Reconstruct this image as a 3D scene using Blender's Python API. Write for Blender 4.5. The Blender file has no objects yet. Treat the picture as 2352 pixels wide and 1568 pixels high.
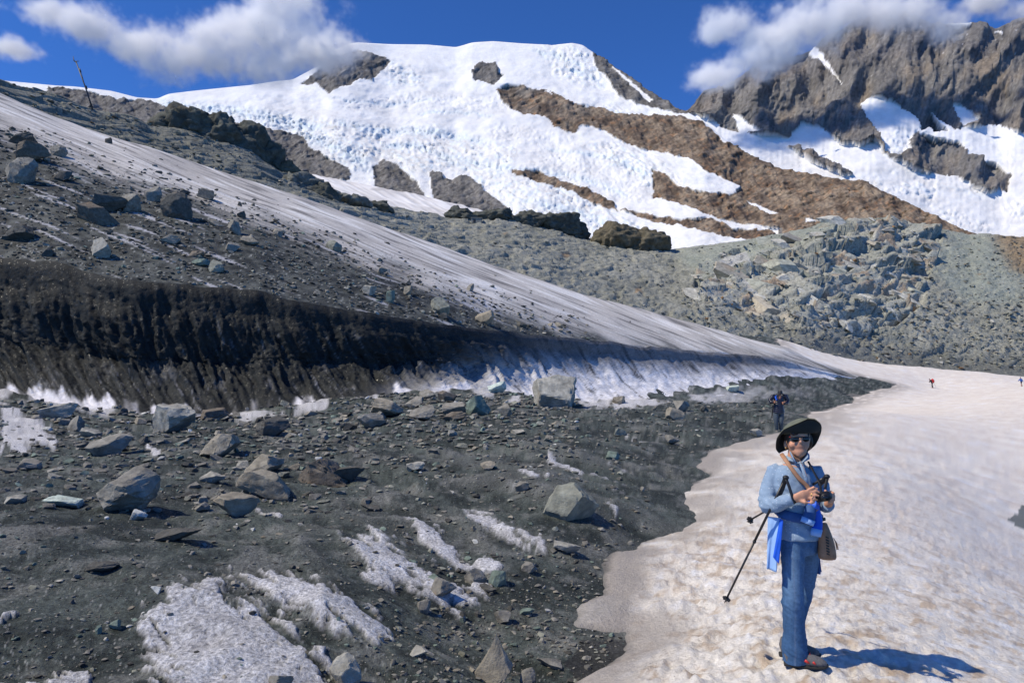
import bpy, bmesh, math, random
import numpy as np
from mathutils import Vector, Matrix, Euler

random.seed(7)
R = math.radians
SC = bpy.context.scene
COL = SC.collection

# ------------------------------------------------------------------ camera
CAM_Z = 1.9
F_PX, CX, CY = 1568.0, 1176.0, 784.0          # focal length and centre for a 2352 x 1568 frame
PITCH = math.atan((887.0 - 784.0) / 1568.0)
cd = bpy.data.cameras.new('camera'); cam = bpy.data.objects.new('camera', cd); COL.objects.link(cam)
cd.lens = 24.0; cd.sensor_width = 36.0; cd.clip_start = 0.1; cd.clip_end = 30000.0
cam.location = (0, 0, CAM_Z); cam.rotation_euler = (math.pi / 2 + PITCH, 0, 0)
SC.camera = cam

# ------------------------------------------------------------------ sky and sun
SUN_EL, SUN_AZ = R(51.0), R(-111.0)           # azimuth from +Y towards +X: the sun stands to the left, a little behind the camera
sun_dir = Vector((math.sin(SUN_AZ) * math.cos(SUN_EL), math.cos(SUN_AZ) * math.cos(SUN_EL), math.sin(SUN_EL)))
w = bpy.data.worlds.new('World'); SC.world = w; w.use_nodes = True
nt = w.node_tree; nt.nodes.clear()
wo = nt.nodes.new('ShaderNodeOutputWorld'); bg = nt.nodes.new('ShaderNodeBackground'); sk = nt.nodes.new('ShaderNodeTexSky')
sk.sky_type = 'NISHITA'; sk.sun_disc = False; sk.sun_elevation = SUN_EL; sk.sun_rotation = SUN_AZ
sk.altitude = 3000.0; sk.air_density = 0.8; sk.dust_density = 0.0; sk.ozone_density = 4.0
tint = nt.nodes.new('ShaderNodeMix'); tint.data_type = 'RGBA'; tint.blend_type = 'MULTIPLY'
tint.inputs['Factor'].default_value = 1.0
tint.inputs[7].default_value = (0.50, 0.97, 1.60, 1)     # polarised deep alpine blue
nt.links.new(sk.outputs[0], tint.inputs[6]); nt.links.new(tint.outputs[2], bg.inputs[0])
bg.inputs[1].default_value = 0.125
nt.links.new(bg.outputs[0], wo.inputs[0])
sl = bpy.data.lights.new('sun', 'SUN'); so = bpy.data.objects.new('sun', sl); COL.objects.link(so)
sl.energy = 4.5; sl.angle = R(0.53); sl.color = (1.0, 0.905, 0.735)
so.rotation_euler = sun_dir.to_track_quat('Z', 'Y').to_euler(); so.location = (-30, -10, 60)

SC.view_settings.view_transform = 'Standard'; SC.view_settings.look = 'None'
SC.view_settings.exposure = 0.0; SC.view_settings.gamma = 1.0; SC.view_settings.use_curve_mapping = False
SC.render.engine = 'CYCLES'
cy = SC.cycles
cy.use_denoising = True
try:
    cy.denoiser = 'OPENIMAGEDENOISE'; cy.denoising_input_passes = 'RGB_ALBEDO_NORMAL'
except Exception:
    pass
cy.use_adaptive_sampling = True; cy.adaptive_threshold = 0.01
cy.max_bounces = 11; cy.diffuse_bounces = 3; cy.glossy_bounces = 2; cy.transmission_bounces = 3; cy.transparent_max_bounces = 6
cy.volume_bounces = 10; cy.volume_step_rate = 1.0; cy.volume_max_steps = 256
cy.caustics_reflective = False; cy.caustics_refractive = False

# ------------------------------------------------------------------ projection helpers
CP, SP = math.cos(PITCH), math.sin(PITCH)
def P3(u, v, d):
    """point seen at (u, v) of the 2352 x 1568 frame, at distance d along +Y"""
    u = np.asarray(u, float); v = np.asarray(v, float); d = np.asarray(d, float)
    a = (u - CX) / F_PX; b = -(v - CY) / F_PX
    dy = CP - b * SP; dz = SP + b * CP
    s = d / dy
    return np.stack([a * s, d + 0 * a, CAM_Z + dz * s], -1)
def proj(P):
    P = np.asarray(P, float); y = P[..., 1]; z = P[..., 2] - CAM_Z
    zc = y * CP + z * SP; b = (-y * SP + z * CP) / zc
    return CX + F_PX * P[..., 0] / zc, CY - F_PX * b

# ------------------------------------------------------------------ noise
_rs = np.random.RandomState(11)
_perm = _rs.permutation(256); _perm = np.concatenate([_perm, _perm, _perm])
_g = _rs.normal(size=(256, 3)); _g /= np.linalg.norm(_g, axis=1)[:, None]
def pn(x, y, z=0.0):
    x, y, z = np.broadcast_arrays(np.asarray(x, float), np.asarray(y, float), np.asarray(z, float))
    xi = np.floor(x).astype(int); yi = np.floor(y).astype(int); zi = np.floor(z).astype(int)
    fx, fy, fz = x - xi, y - yi, z - zi
    ux, uy, uz = (f * f * f * (f * (f * 6 - 15) + 10) for f in (fx, fy, fz))
    xi &= 255; yi &= 255; zi &= 255
    def gr(i, j, k):
        h = _perm[_perm[_perm[(xi + i) & 255] + ((yi + j) & 255)] + ((zi + k) & 255)]
        g = _g[h]
        return g[..., 0] * (fx - i) + g[..., 1] * (fy - j) + g[..., 2] * (fz - k)
    def L(a, b, t): return a + t * (b - a)
    x00 = L(gr(0, 0, 0), gr(1, 0, 0), ux); x10 = L(gr(0, 1, 0), gr(1, 1, 0), ux)
    x01 = L(gr(0, 0, 1), gr(1, 0, 1), ux); x11 = L(gr(0, 1, 1), gr(1, 1, 1), ux)
    return L(L(x00, x10, uy), L(x01, x11, uy), uz) * 1.6
def fbm(x, y, z=0.0, o=4, g=0.5, l=2.03):
    s = 0.0; a = 1.0; t = 0.0
    for i in range(o):
        s = s + a * pn(x, y, z + i * 17.3); t += a; a *= g
        x = np.asarray(x) * l; y = np.asarray(y) * l; z = np.asarray(z) * l
    return s / t
def ridge(x, y, z=0.0, o=4, g=0.5):
    s = 0.0; a = 1.0; t = 0.0
    for i in range(o):
        s = s + a * (1 - np.abs(pn(x, y, z + i * 9.7)) * 2); t += a; a *= g
        x = np.asarray(x) * 2.07; y = np.asarray(y) * 2.07; z = np.asarray(z) * 2.07
    return s / t
def facet(x, y, seed=0, tilt=0.8):
    """blocky noise: every cell is a tilted flat plate; returns height, crack distance and a cell value"""
    x, y = np.broadcast_arrays(np.asarray(x, float), np.asarray(y, float))
    xi = np.floor(x).astype(int); yi = np.floor(y).astype(int)
    b1 = np.full(x.shape, 9.0); b2 = np.full(x.shape, 9.0); hh = np.zeros(x.shape); cv = np.zeros(x.shape)
    for i in (-1, 0, 1):
        for j in (-1, 0, 1):
            cx_, cy_ = xi + i, yi + j
            h = _perm[(_perm[(cx_ + seed * 7) & 255] + cy_ * 3 + seed) & 255]
            h2 = _perm[(h + 91 + seed) & 255]; h3 = _perm[(h2 + 37) & 255]; h4 = _perm[(h3 + 53) & 255]; h5 = _perm[(h4 + 29) & 255]
            dx = x - (cx_ + h / 255.0); dy = y - (cy_ + h2 / 255.0)
            d = dx * dx + dy * dy
            val = h3 / 255.0 - 0.5 + tilt * ((h4 / 127.5 - 1) * dx + (h5 / 127.5 - 1) * dy)
            near = d < b1
            b2 = np.where(near, b1, np.minimum(b2, d))
            hh = np.where(near, val, hh); cv = np.where(near, h5 / 255.0, cv)
            b1 = np.where(near, d, b1)
    return hh, np.sqrt(b2) - np.sqrt(b1), cv
def sstep(a, b, x):
    t = np.clip((np.asarray(x, float) - a) / (b - a), 0, 1); return t * t * (3 - 2 * t)
def mixc(a, b, t):
    return np.asarray(a) + (np.asarray(b) - np.asarray(a)) * np.asarray(t)[..., None]
def inpoly(u, v, poly):
    u = np.asarray(u); v = np.asarray(v); r = np.zeros(u.shape, bool); n = len(poly)
    for i in range(n):
        x0, y0 = poly[i]; x1, y1 = poly[(i + 1) % n]
        if y0 == y1: continue
        c = ((y0 > v) != (y1 > v)) & (u < (x1 - x0) * (v - y0) / (y1 - y0) + x0)
        r ^= c
    return r
def cur(pts):
    a = np.array(pts, float); return lambda q: np.interp(q, a[:, 0], a[:, 1])
def smooth_cur(pts, u0=-600, u1=3000, k=31):
    """piecewise linear curve, rounded"""
    a = np.array(pts, float); q = np.arange(u0, u1, 4.0); y = np.interp(q, a[:, 0], a[:, 1])
    ker = np.hanning(k + 2)[1:-1]; ker /= ker.sum(); yp = np.pad(y, k // 2, mode='edge')
    ys = np.convolve(yp, ker, 'valid'); return lambda t: np.interp(t, q, ys)

# ------------------------------------------------------------------ mesh helpers
def put(name, me, mat=None, parent=None, label=None, cat=None, group=None, kind=None, loc=None):
    o = bpy.data.objects.new(name, me); COL.objects.link(o)
    if mat is not None and me is not None and not me.materials: me.materials.append(mat)
    if parent is not None: o.parent = parent
    if label: o['label'] = label
    if cat: o['category'] = cat
    if group: o['group'] = group
    if kind: o['kind'] = kind
    if loc is not None: o.location = loc
    return o
def empty(name, loc, label, cat, group=None, rz=0.0):
    o = bpy.data.objects.new(name, None); COL.objects.link(o); o.location = loc; o.rotation_euler = (0, 0, rz)
    o.empty_display_size = 0.1
    o['label'] = label; o['category'] = cat
    if group: o['group'] = group
    return o
def mesh_np(name, V, faces, cols=None, smooth=True):
    V = np.ascontiguousarray(V, np.float32).reshape(-1, 3); faces = np.ascontiguousarray(faces, np.int32)
    k = faces.shape[1]; me = bpy.data.meshes.new(name)
    me.vertices.add(len(V)); me.vertices.foreach_set('co', V.ravel())
    me.loops.add(faces.size); me.loops.foreach_set('vertex_index', faces.ravel())
    me.polygons.add(len(faces))
    me.polygons.foreach_set('loop_start', np.arange(0, faces.size, k, dtype=np.int32))
    try: me.polygons.foreach_set('loop_total', np.full(len(faces), k, np.int32))
    except Exception: pass
    me.polygons.foreach_set('use_smooth', np.full(len(faces), bool(smooth)))
    me.update(calc_edges=True); me.validate()
    if cols is not None:
        c = np.ones((len(V), 4), np.float32); c[:, :np.asarray(cols).shape[-1]] = np.asarray(cols, np.float32).reshape(len(V), -1)
        at = me.attributes.new('tone', 'FLOAT_COLOR', 'POINT'); at.data.foreach_set('color', c.ravel())
    return me
def grid_faces(nr, nc, keep=None):
    i = np.arange(nr * nc).reshape(nr, nc)
    f = np.stack([i[:-1, :-1], i[:-1, 1:], i[1:, 1:], i[1:, :-1]], -1).reshape(-1, 4)
    if keep is not None: f = f[keep.reshape(-1)]
    return f
def gnormals(P):
    du = np.gradient(P, axis=1); dv = np.gradient(P, axis=0)
    n = np.cross(du, dv); n /= np.linalg.norm(n, axis=-1, keepdims=True) + 1e-12
    return n
def compact(V, F, C=None):
    used = np.zeros(len(V), bool); used[F.ravel()] = True
    m = np.cumsum(used) - 1
    return V[used], m[F], (C[used] if C is not None else None)

# ------------------------------------------------------------------ materials
def nodes_of(m):
    m.use_nodes = True; n = m.node_tree.nodes; n.clear(); return n, m.node_tree.links
def mat_tone(name, scale, var=0.35, rough=0.9, bump=0.3, bump_scale=None, spec=0.2, bump_dist=0.02, detail=6.0, glint=0.0):
    """surface colour from the mesh attribute 'tone', broken up by object-space noise, with fine relief"""
    m = bpy.data.materials.new(name); n, l = nodes_of(m)
    out = n.new('ShaderNodeOutputMaterial'); b = n.new('ShaderNodeBsdfPrincipled'); at = n.new('ShaderNodeAttribute'); at.attribute_name = 'tone'
    tc = n.new('ShaderNodeTexCoord'); t1 = n.new('ShaderNodeTexNoise'); t1.inputs['Scale'].default_value = scale; t1.inputs['Detail'].default_value = detail
    t1.inputs['Roughness'].default_value = 0.65
    mr = n.new('ShaderNodeMapRange'); mr.inputs[1].default_value = 0.3; mr.inputs[2].default_value = 0.7; mr.inputs[3].default_value = 1 - var; mr.inputs[4].default_value = 1 + var
    mx = n.new('ShaderNodeMix'); mx.data_type = 'RGBA'; mx.blend_type = 'MULTIPLY'; mx.inputs[0].default_value = 1
    l.new(tc.outputs['Object'], t1.inputs['Vector']); l.new(t1.outputs[0], mr.inputs[0]); l.new(at.outputs['Color'], mx.inputs[6]); l.new(mr.outputs[0], mx.inputs[7])
    l.new(mx.outputs[2], b.inputs['Base Color'])
    b.inputs['Roughness'].default_value = rough; b.inputs['Specular IOR Level'].default_value = spec
    t2 = n.new('ShaderNodeTexNoise'); t2.inputs['Scale'].default_value = bump_scale or scale * 2; t2.inputs['Detail'].default_value = 8; t2.inputs['Roughness'].default_value = 0.7
    l.new(tc.outputs['Object'], t2.inputs['Vector'])
    bp = n.new('ShaderNodeBump'); bp.inputs['Strength'].default_value = bump; bp.inputs['Distance'].default_value = bump_dist
    l.new(t2.outputs[0], bp.inputs['Height']); l.new(bp.outputs[0], b.inputs['Normal'])
    if glint:
        v = n.new('ShaderNodeTexVoronoi'); v.inputs['Scale'].default_value = glint; l.new(tc.outputs['Object'], v.inputs['Vector'])
        s = n.new('ShaderNodeSeparateColor'); l.new(v.outputs['Color'], s.inputs[0])
        g2 = n.new('ShaderNodeMapRange'); g2.inputs[1].default_value = 0.90; g2.inputs[2].default_value = 0.97; g2.inputs[3].default_value = rough; g2.inputs[4].default_value = 0.25
        l.new(s.outputs[0], g2.inputs[0]); l.new(g2.outputs[0], b.inputs['Roughness'])
    l.new(b.outputs[0], out.inputs[0]); return m
def mat_plain(name, col, rough=0.7, var=0.12, scale=12.0, bump=0.0, spec=0.4, metal=0.0, bump_dist=0.005):
    m = bpy.data.materials.new(name); n, l = nodes_of(m)
    out = n.new('ShaderNodeOutputMaterial'); b = n.new('ShaderNodeBsdfPrincipled'); tc = n.new('ShaderNodeTexCoord')
    t = n.new('ShaderNodeTexNoise'); t.inputs['Scale'].default_value = scale; t.inputs['Detail'].default_value = 5
    mr = n.new('ShaderNodeMapRange'); mr.inputs[1].default_value = 0.3; mr.inputs[2].default_value = 0.7; mr.inputs[3].default_value = 1 - var; mr.inputs[4].default_value = 1 + var
    mx = n.new('ShaderNodeMix'); mx.data_type = 'RGBA'; mx.blend_type = 'MULTIPLY'; mx.inputs[0].default_value = 1
    mx.inputs[6].default_value = (*col, 1)
    l.new(tc.outputs['Object'], t.inputs['Vector']); l.new(t.outputs[0], mr.inputs[0]); l.new(mr.outputs[0], mx.inputs[7]); l.new(mx.outputs[2], b.inputs['Base Color'])
    b.inputs['Roughness'].default_value = rough; b.inputs['Specular IOR Level'].default_value = spec; b.inputs['Metallic'].default_value = metal
    if bump:
        bp = n.new('ShaderNodeBump'); bp.inputs['Strength'].default_value = bump; bp.inputs['Distance'].default_value = bump_dist
        l.new(t.outputs[0], bp.inputs['Height']); l.new(bp.outputs[0], b.inputs['Normal'])
    l.new(b.outputs[0], out.inputs[0]); return m
# ================================================================== GROUND SURFACE (height over the plan)
def z_of(u, v, d): return float(P3(u, v, d)[2])
ctl = []   # (k = x/y, ln y, z)
def ctl_z(u, v, z):
    p1 = P3(u, v, 1.0); s = (z - CAM_Z) / (p1[2] - CAM_Z); ctl.append((p1[0], math.log(s), z))
def ctl_d(u, v, d):
    p = P3(u, v, d); ctl.append((p[0] / d, math.log(d), p[2]))
for q in [(1845, 1525, -.2), (1250, 1568, -.32), (900, 1568, -.1), (400, 1568, .15), (0, 1568, .2), (-300, 1520, .3), (1450, 1350, -.36), (1500, 1250, -.36),
          (1600, 1150, -.3), (1700, 1050, -.2), (1790, 992, 0), (1300, 1180, 0), (1000, 1150, .1), (700, 1150, .1), (300, 1150, .2), (0, 1150, .2), (900, 1300, .12),
          (500, 1300, .22), (0, 1350, .3), (1100, 1400, -.2), (1000, 1000, .45), (500, 1000, .2), (0, 1000, .3), (1400, 1000, .3), (2100, 1525, -.32), (2352, 1500, -.85),
          (2352, 1300, -1.65), (2352, 1100, -2.0), (2200, 1200, -1.05), (2200, 1000, -.85), (2352, 950, -.6), (2000, 1100, -.35), (2000, 950, .1), (2700, 1100, -2.6), (2700, 1500, -2.0),
          (-300, 1000, .4), (1560, 930, .5), (1900, 1700, -.2), (1000, 1800, -.2), (200, 1800, .1), (2600, 1800, -.6)]:
    ctl_z(*q)
CLIFF_BASE = [(-300, 900, 40), (0, 905, 41), (150, 928, 40.5), (300, 945, 40), (560, 950, 42), (700, 928, 43), (850, 912, 44), (1010, 894, 47), (1180, 905, 53), (1350, 925, 60), (1450, 918, 66), (1700, 905, 85), (1900, 889, 105), (2060, 879, 125)]
for q in CLIFF_BASE: ctl_d(*q)
for q in [(2137, 884, 135), (2352, 885, 135), (2352, 903, 100), (2650, 900, 110), (2650, 878, 160), (1804, 794, 128), (1969, 832, 145), (2115, 849, 150), (2352, 869, 155), (1860, 828, 123), (1950, 853, 125), (2250, 860, 152)]:
    ctl_d(*q)
ctl = np.array(ctl)
def _feat(k, ly): return np.stack([np.asarray(k) * 2.2, np.asarray(ly)], -1)
def _tps(r2): return np.where(r2 > 1e-12, 0.5 * r2 * np.log(r2 + 1e-12), 0.0)
_A = _feat(ctl[:, 0], ctl[:, 1]); _n = len(ctl)
_K = _tps(((_A[:, None] - _A[None]) ** 2).sum(-1)) + 1e-4 * np.eye(_n)
_Pm = np.concatenate([np.ones((_n, 1)), _A], 1)
_M = np.block([[_K, _Pm], [_Pm.T, np.zeros((3, 3))]])
_w = np.linalg.solve(_M, np.concatenate([ctl[:, 2], np.zeros(3)]))
def g_base(x, y):
    x = np.asarray(x, float); y = np.maximum(np.asarray(y, float), 1.5)
    f = _feat(x / y, np.log(y)); s = _w[_n] + f @ _w[_n + 1:]
    for i in range(_n): s = s + _w[i] * _tps(((f - _A[i]) ** 2).sum(-1))
    return s
def wby(y, y0, y1, y2, y3):
    """weight of one relief scale by distance"""
    return sstep(y0, y1, y) * (1 - sstep(y2, y3, y)) if y1 > y0 else 1 - sstep(y2, y3, y)
def hummock(x, y):
    a = np.clip(np.asarray(y) / 22.0, 0.55, 1.2)
    wx = x + .8 * fbm(x / 3, y / 3, 21., 2)
    h = 0.40 * a * fbm(wx / 4.4, y / 4.8, 3.1, 3) + .17 * fbm(x / 1.5, y / 1.5, 5.1, 3) + 0.05 * fbm(x / 0.5, y / 0.5, 8.2, 3)
    h = h + wby(y, 0, 0, 14, 26) * .035 * ridge(x / .55 + .5 * fbm(x, y, 1., 2), y / .45, 18.2, 3) + wby(y, 9, 18, 400, 500) * .11 * ridge(x / 1.9 + .5 * fbm(x / 2, y / 2, 1., 2), y / 1.6, 28.2, 3)
    q = (x * 3.6 + y * 2.8) / 4.56; l_ = (x * 2.8 - y * 3.6) / 4.56
    h = h + .15 * (ridge(q / 1.5 + .5 * fbm(x / 2, y / 2, 4., 2), l_ / 7.0, 38.2, 2) - .5) * wby(y, 3.5, 6, 16, 26) * sstep(-6, -1, x)
    return h
# outline of the snow bank in the plan (image points dropped on the ground)
def drop(u, v):
    """where the sight line through (u, v) meets the ground"""
    ds = np.geomspace(2.2, 170, 700); p = P3(np.full(700, u), np.full(700, v), ds)
    h = g_base(p[:, 0], p[:, 1]); i = np.argmax(p[:, 2] < h)
    if i == 0: i = 699
    t = (p[i - 1, 2] - h[i - 1]) / ((p[i - 1, 2] - h[i - 1]) - (p[i, 2] - h[i]) + 1e-9)
    return p[i - 1] + (p[i] - p[i - 1]) * np.clip(t, 0, 1)
SNOW_EDGE_PX = [(1300, 1640), (1345, 1566), (1400, 1535), (1462, 1500), (1448, 1455), (1330, 1440), (1338, 1400), (1400, 1370), (1398, 1280), (1470, 1265), (1520, 1240), (1590, 1205), (1598, 1185), (1560, 1160), (1565, 1140), (1640, 1092), (1600, 1078),
                (1632, 1040), (1690, 1020), (1745, 1003), (1790, 996), (1840, 972), (1905, 942), (1965, 914), (2005, 900), (2045, 887)]
_edge = [drop(u, v)[:2] for u, v in SNOW_EDGE_PX]
for u, v, d in [(2062, 879, 122), (1960, 857, 122), (1865, 832, 119), (1800, 797, 122), (1780, 790, 140)]:
    _edge.append(P3(u, v, d)[:2])
SNOW_POLY = np.array(_edge + [np.array(q, float) for q in [(90, 215), (260, 215), (260, 0.5), (0.4, 0.5)]])
def poly_dist(x, y, poly, closed=True):
    best = np.full(np.shape(x), 1e9)
    for i in range(len(poly) if closed else len(poly) - 1):
        a = poly[i]; b = poly[(i + 1) % len(poly)]; ab = b - a
        t = np.clip(((x - a[0]) * ab[0] + (y - a[1]) * ab[1]) / (ab @ ab + 1e-9), 0, 1)
        best = np.minimum(best, (x - a[0] - t * ab[0]) ** 2 + (y - a[1] - t * ab[1]) ** 2)
    return np.sqrt(best)
def snow_in(x, y):
    """signed distance (m) inside the snow bank, with a ragged lip"""
    d = poly_dist(x, y, SNOW_POLY); s = np.where(inpoly(x, y, [tuple(p) for p in SNOW_POLY]), d, -d)
    return s + 0.10 * fbm(x / .35, y / .35, 5.5, 3) * wby(y, 0, 0, 12, 25) + .22 * fbm(x / 1.1, y / 1.1, 15.5, 4) * wby(y, 6, 14, 60, 90) + .9 * fbm(x / 5, y / 5, 25.5, 3) * wby(y, 25, 60, 400, 500)
def snow_micro(x, y):
    """sun cups, melt ribs that run down the flank, and trodden lumps along the path"""
    y = np.asarray(y); x = np.asarray(x)
    al = x * .90 - y * .43; ac = x * .43 + y * .90
    wx = x + 0.15 * fbm(x / .5, y / .5, 1.3, 2); wy = y + 0.15 * fbm(x / .5, y / .5, 7.9, 2)
    z = wby(y, 0, 0, 10, 20) * (0.024 * ridge(wx / .36, wy / .30, 2.2, 3) + .022 * fbm(x / .10, y / .10, 9.1, 3))
    z = z + wby(y, 4, 9, 22, 40) * (.058 * ridge(al / 1.3 + .3 * fbm(x, y, 3., 2), ac / .55, 4.2, 2) + .03 * fbm(x / .3, y / .3, 3.1, 2))
    z = z + wby(y, 16, 30, 70, 110) * .075 * ridge(al / 2.8 + .4 * fbm(x / 3, y / 3, 3., 2), ac / 1.3, 6.2, 2)
    z = z + wby(y, 50, 80, 400, 500) * .16 * ridge(al / 6, ac / 3, 8.2, 2)
    near = np.exp(-((y - 5.0) / 5) ** 2) * np.exp(-((x - .30 * y - .1) / 1.3) ** 2)
    lump = np.abs(fbm(x / .26, y / .26, 6.6, 3))
    return z + near * (0.10 * fbm(x / .34, y / .34, 16.6, 3) + .09 * lump + 0.035 * fbm(x / .08, y / .08, 4.4, 2))
def snow_thick(x, y, s=None):
    if s is None: s = snow_in(x, y)
    sc = np.clip(np.asarray(y) / 8.0, 1, 5)
    lip = np.sqrt(np.clip(s / (0.9 * sc), 0, 1))
    return np.where(s > 0, 0.02 + 0.13 * lip, -0.12 * np.clip(-s / (0.2 * sc), 0, 1) + 0.03)
def snow_z(x, y): return g_base(x, y) + snow_thick(x, y) + snow_micro(x, y)
def ground_z(x, y): return g_base(x, y) + hummock(x, y) * (1 - sstep(-1.0, 0.5, snow_in(x, y)) * 0.9)

# rows and columns of the fan-shaped ground grid
ys = [2.4]
while ys[-1] < 175: ys.append(ys[-1] + min(ys[-1] ** 2 / (1568 * 1.9) * 3.9, 1.3))
ys = np.array(ys); ks = (np.arange(-260, 2640, 3.6) - CX) / F_PX
GY, GK = np.meshgrid(ys, ks, indexing='ij'); GX = GK * GY
SIN = snow_in(GX, GY); GB = g_base(GX, GY)
HUM = hummock(GX, GY)
calm = 1 - sstep(-1.0, 0.5, SIN) * 0.9
GZ = GB + HUM * calm
# ice patches showing through the debris: polygons in the picture, dropped on the ground
U, V = proj(np.stack([GX, GY, GB], -1))
wu = U + 34 * fbm(GX / .5, GY / .5, 2.7, 4) * np.clip(5 / GY, .3, 1) ; wv = V + 26 * fbm(GX / .5, GY / .5, 12.7, 4) * np.clip(5 / GY, .25, 1)
ICE = [[(330, 1440), (390, 1370), (520, 1355), (590, 1420), (680, 1490), (760, 1568), (780, 1640), (420, 1640), (360, 1530)],
       [(570, 1330), (650, 1325), (760, 1370), (900, 1460), (860, 1490), (720, 1440), (620, 1380)],
       [(790, 1230), (880, 1235), (960, 1300), (1110, 1375), (1090, 1395), (960, 1350), (860, 1310)],
       [(935, 1200), (1000, 1215), (1080, 1275), (1150, 1310), (1060, 1300), (980, 1250)],
       [(1040, 1160), (1075, 1165), (1180, 1215), (1265, 1255), (1240, 1262), (1120, 1215)],
       [(140, 1520), (220, 1530), (200, 1568), (260, 1640), (0, 1640), (0, 1560), (90, 1555)],
       [(690, 1485), (760, 1500), (740, 1520)], [(1190, 1100), (1260, 1120), (1230, 1128)], [(1260, 1060), (1340, 1090), (1390, 1115), (1330, 1105)],
       [(0, 930), (70, 955), (130, 1005), (120, 1030), (0, 1040)], [(330, 1020), (370, 1045), (360, 1062), (335, 1045)], [(590, 1168), (660, 1190), (640, 1196)],
       [(1380, 1168), (1425, 1190), (1415, 1200)], [(60, 1410), (0, 1440), (0, 1425)], [(1090, 1330), (1130, 1360), (1080, 1350)]]
al_ = (U * .87 + V * .50); ac_ = (-U * .50 + V * .87)
rag = .95 * fbm(al_ / 80, ac_ / 17, 3.0, 4) + .28 * fbm(GX / .13, GY / .13, 33.0, 3)
ice = np.zeros(U.shape)
for p in ICE:
    pa = np.array(p, float); bx = (U > pa[:, 0].min() - 60) & (U < pa[:, 0].max() + 60) & (V > pa[:, 1].min() - 60) & (V < pa[:, 1].max() + 60)
    if not bx.any(): continue
    dd = poly_dist(U[bx], V[bx], pa); s_ = np.where(inpoly(U[bx], V[bx], p), dd, -dd) / max(8.0, .22 * np.ptp(pa[:, 1]))
    ice[bx] = np.maximum(ice[bx], sstep(-.15, .25, s_ + rag[bx] * 1.9))
# white slush strip along the foot of the ice wall
cb_u = cur([(a, b) for a, b, _ in CLIFF_BASE])
strip = sstep(20, 10, np.abs(V - cb_u(U) - 2 + 22 * fbm(U / 34, V / 14, 2.2, 4))) * sstep(1950, 1500, U) * (GY > 30)
strip *= sstep(-.02, .10, fbm(U / 90, V / 60, 7.2, 4) + .10 * (U < 330))
# long thin melt threads that run down the slope to the right
th = pn((U * .42 - V) / 9.0 + 2 * fbm(U / 120, V / 120, 3.3, 2), (U + V * .42) / 260.0, 5.0)
thread = sstep(.42, .62, th) * sstep(1000, 1250, U) * sstep(900, 940, V) * sstep(1200, 1080, V) * sstep(-.1, .35, fbm(U / 150, V / 60, 1.1, 2))
ice = np.clip(np.maximum(ice, np.maximum(strip * .9, thread * .7)), 0, 1)
# colour of the debris: near-black wet grit, grey-green sand, pale dusty ice
n1 = fbm(GX / 2.2, GY / 2.2, 1.0, 4); n2 = fbm(GX / .45, GY / .45, 2.0, 4); n3 = fbm(GX / .09, GY / .09, 3.0, 3)
dk = np.array([.019, .026, .023]); md = np.array([.088, .106, .094]); pale = np.array([.225, .225, .21])
tone = mixc(dk, md, np.clip(.40 + 1.5 * n1 + 1.0 * n2 + .9 * n3 + .4 * fbm(GX / .035, GY / .06, 63., 2) + .55 * pn(ac_ / 11 + 1.2 * n1, al_ / 170, 77.) * (U > 500), 0, 1))
rib_ = ridge((GX * 3.6 + GY * 2.8) / 4.56 / 1.5 + .5 * fbm(GX / 2, GY / 2, 4., 2), (GX * 2.8 - GY * 3.6) / 4.56 / 7.0, 38.2, 2) * wby(GY, 3.5, 6, 16, 26) * sstep(-6, -1, GX)
tone = mixc(tone, [.16, .165, .15], sstep(.45, .8, rib_) * .45)
dust = sstep(.0, .45, n2 * .8 + .65 * fbm(GX / 1.4, GY / 1.4, 44.0, 4) + .3 * n3)
tone = mixc(tone, pale, dust * .62)
tone = mixc(tone, [.30, .295, .28], sstep(.30, .5, fbm(GX / .16, GY / .16, 55., 3)) * .45 * dust)
icec = mixc([.44, .435, .44], [.66, .66, .675], np.clip(.5 + .9 * n2 + .6 * n3 + .7 * fbm(al_ / 60, ac_ / 14, 13., 3), 0, 1))
holes = sstep(.28, .42, fbm(GX / .12, GY / .12, 31.0, 3))
icem = ice * (1 - .22 * holes * (GY < 14))
spk = np.random.RandomState(77).rand(*U.shape); tone = mixc(tone, [.42, .43, .41], (spk > .975) * (1 - sstep(5.0, 8.0, GY)) * (.35 + .65 * np.random.RandomState(78).rand(*U.shape)) * .8)  # wet glints painted into the near debris as sparse pale specks
pool = inpoly(wu, wv, [(1340, 1470), (1443, 1466), (1462, 1500), (1400, 1540), (1330, 1560), (1290, 1530)]).astype(float)
tone = mixc(tone, [.030, .029, .027], pool * .8)
tone = mixc(tone, icec, icem)
GZ = GZ + 0.035 * icem * (GY < 20) + np.clip(GY / 8, .6, 2) * 0.012 * n3 * calm * (1 - icem * .7)
me = mesh_np('debris_ground', np.stack([GX, GY, GZ], -1), grid_faces(*GX.shape), tone)
M_ground = mat_tone('debris_grit', 30.0, var=0.65, rough=0.82, bump=0.9, bump_scale=30.0, bump_dist=0.05, spec=0.35, glint=60.0)
put('ground', me, M_ground, kind='structure', label='dark wet debris and dirty ice in front of the ice wall')

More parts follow.
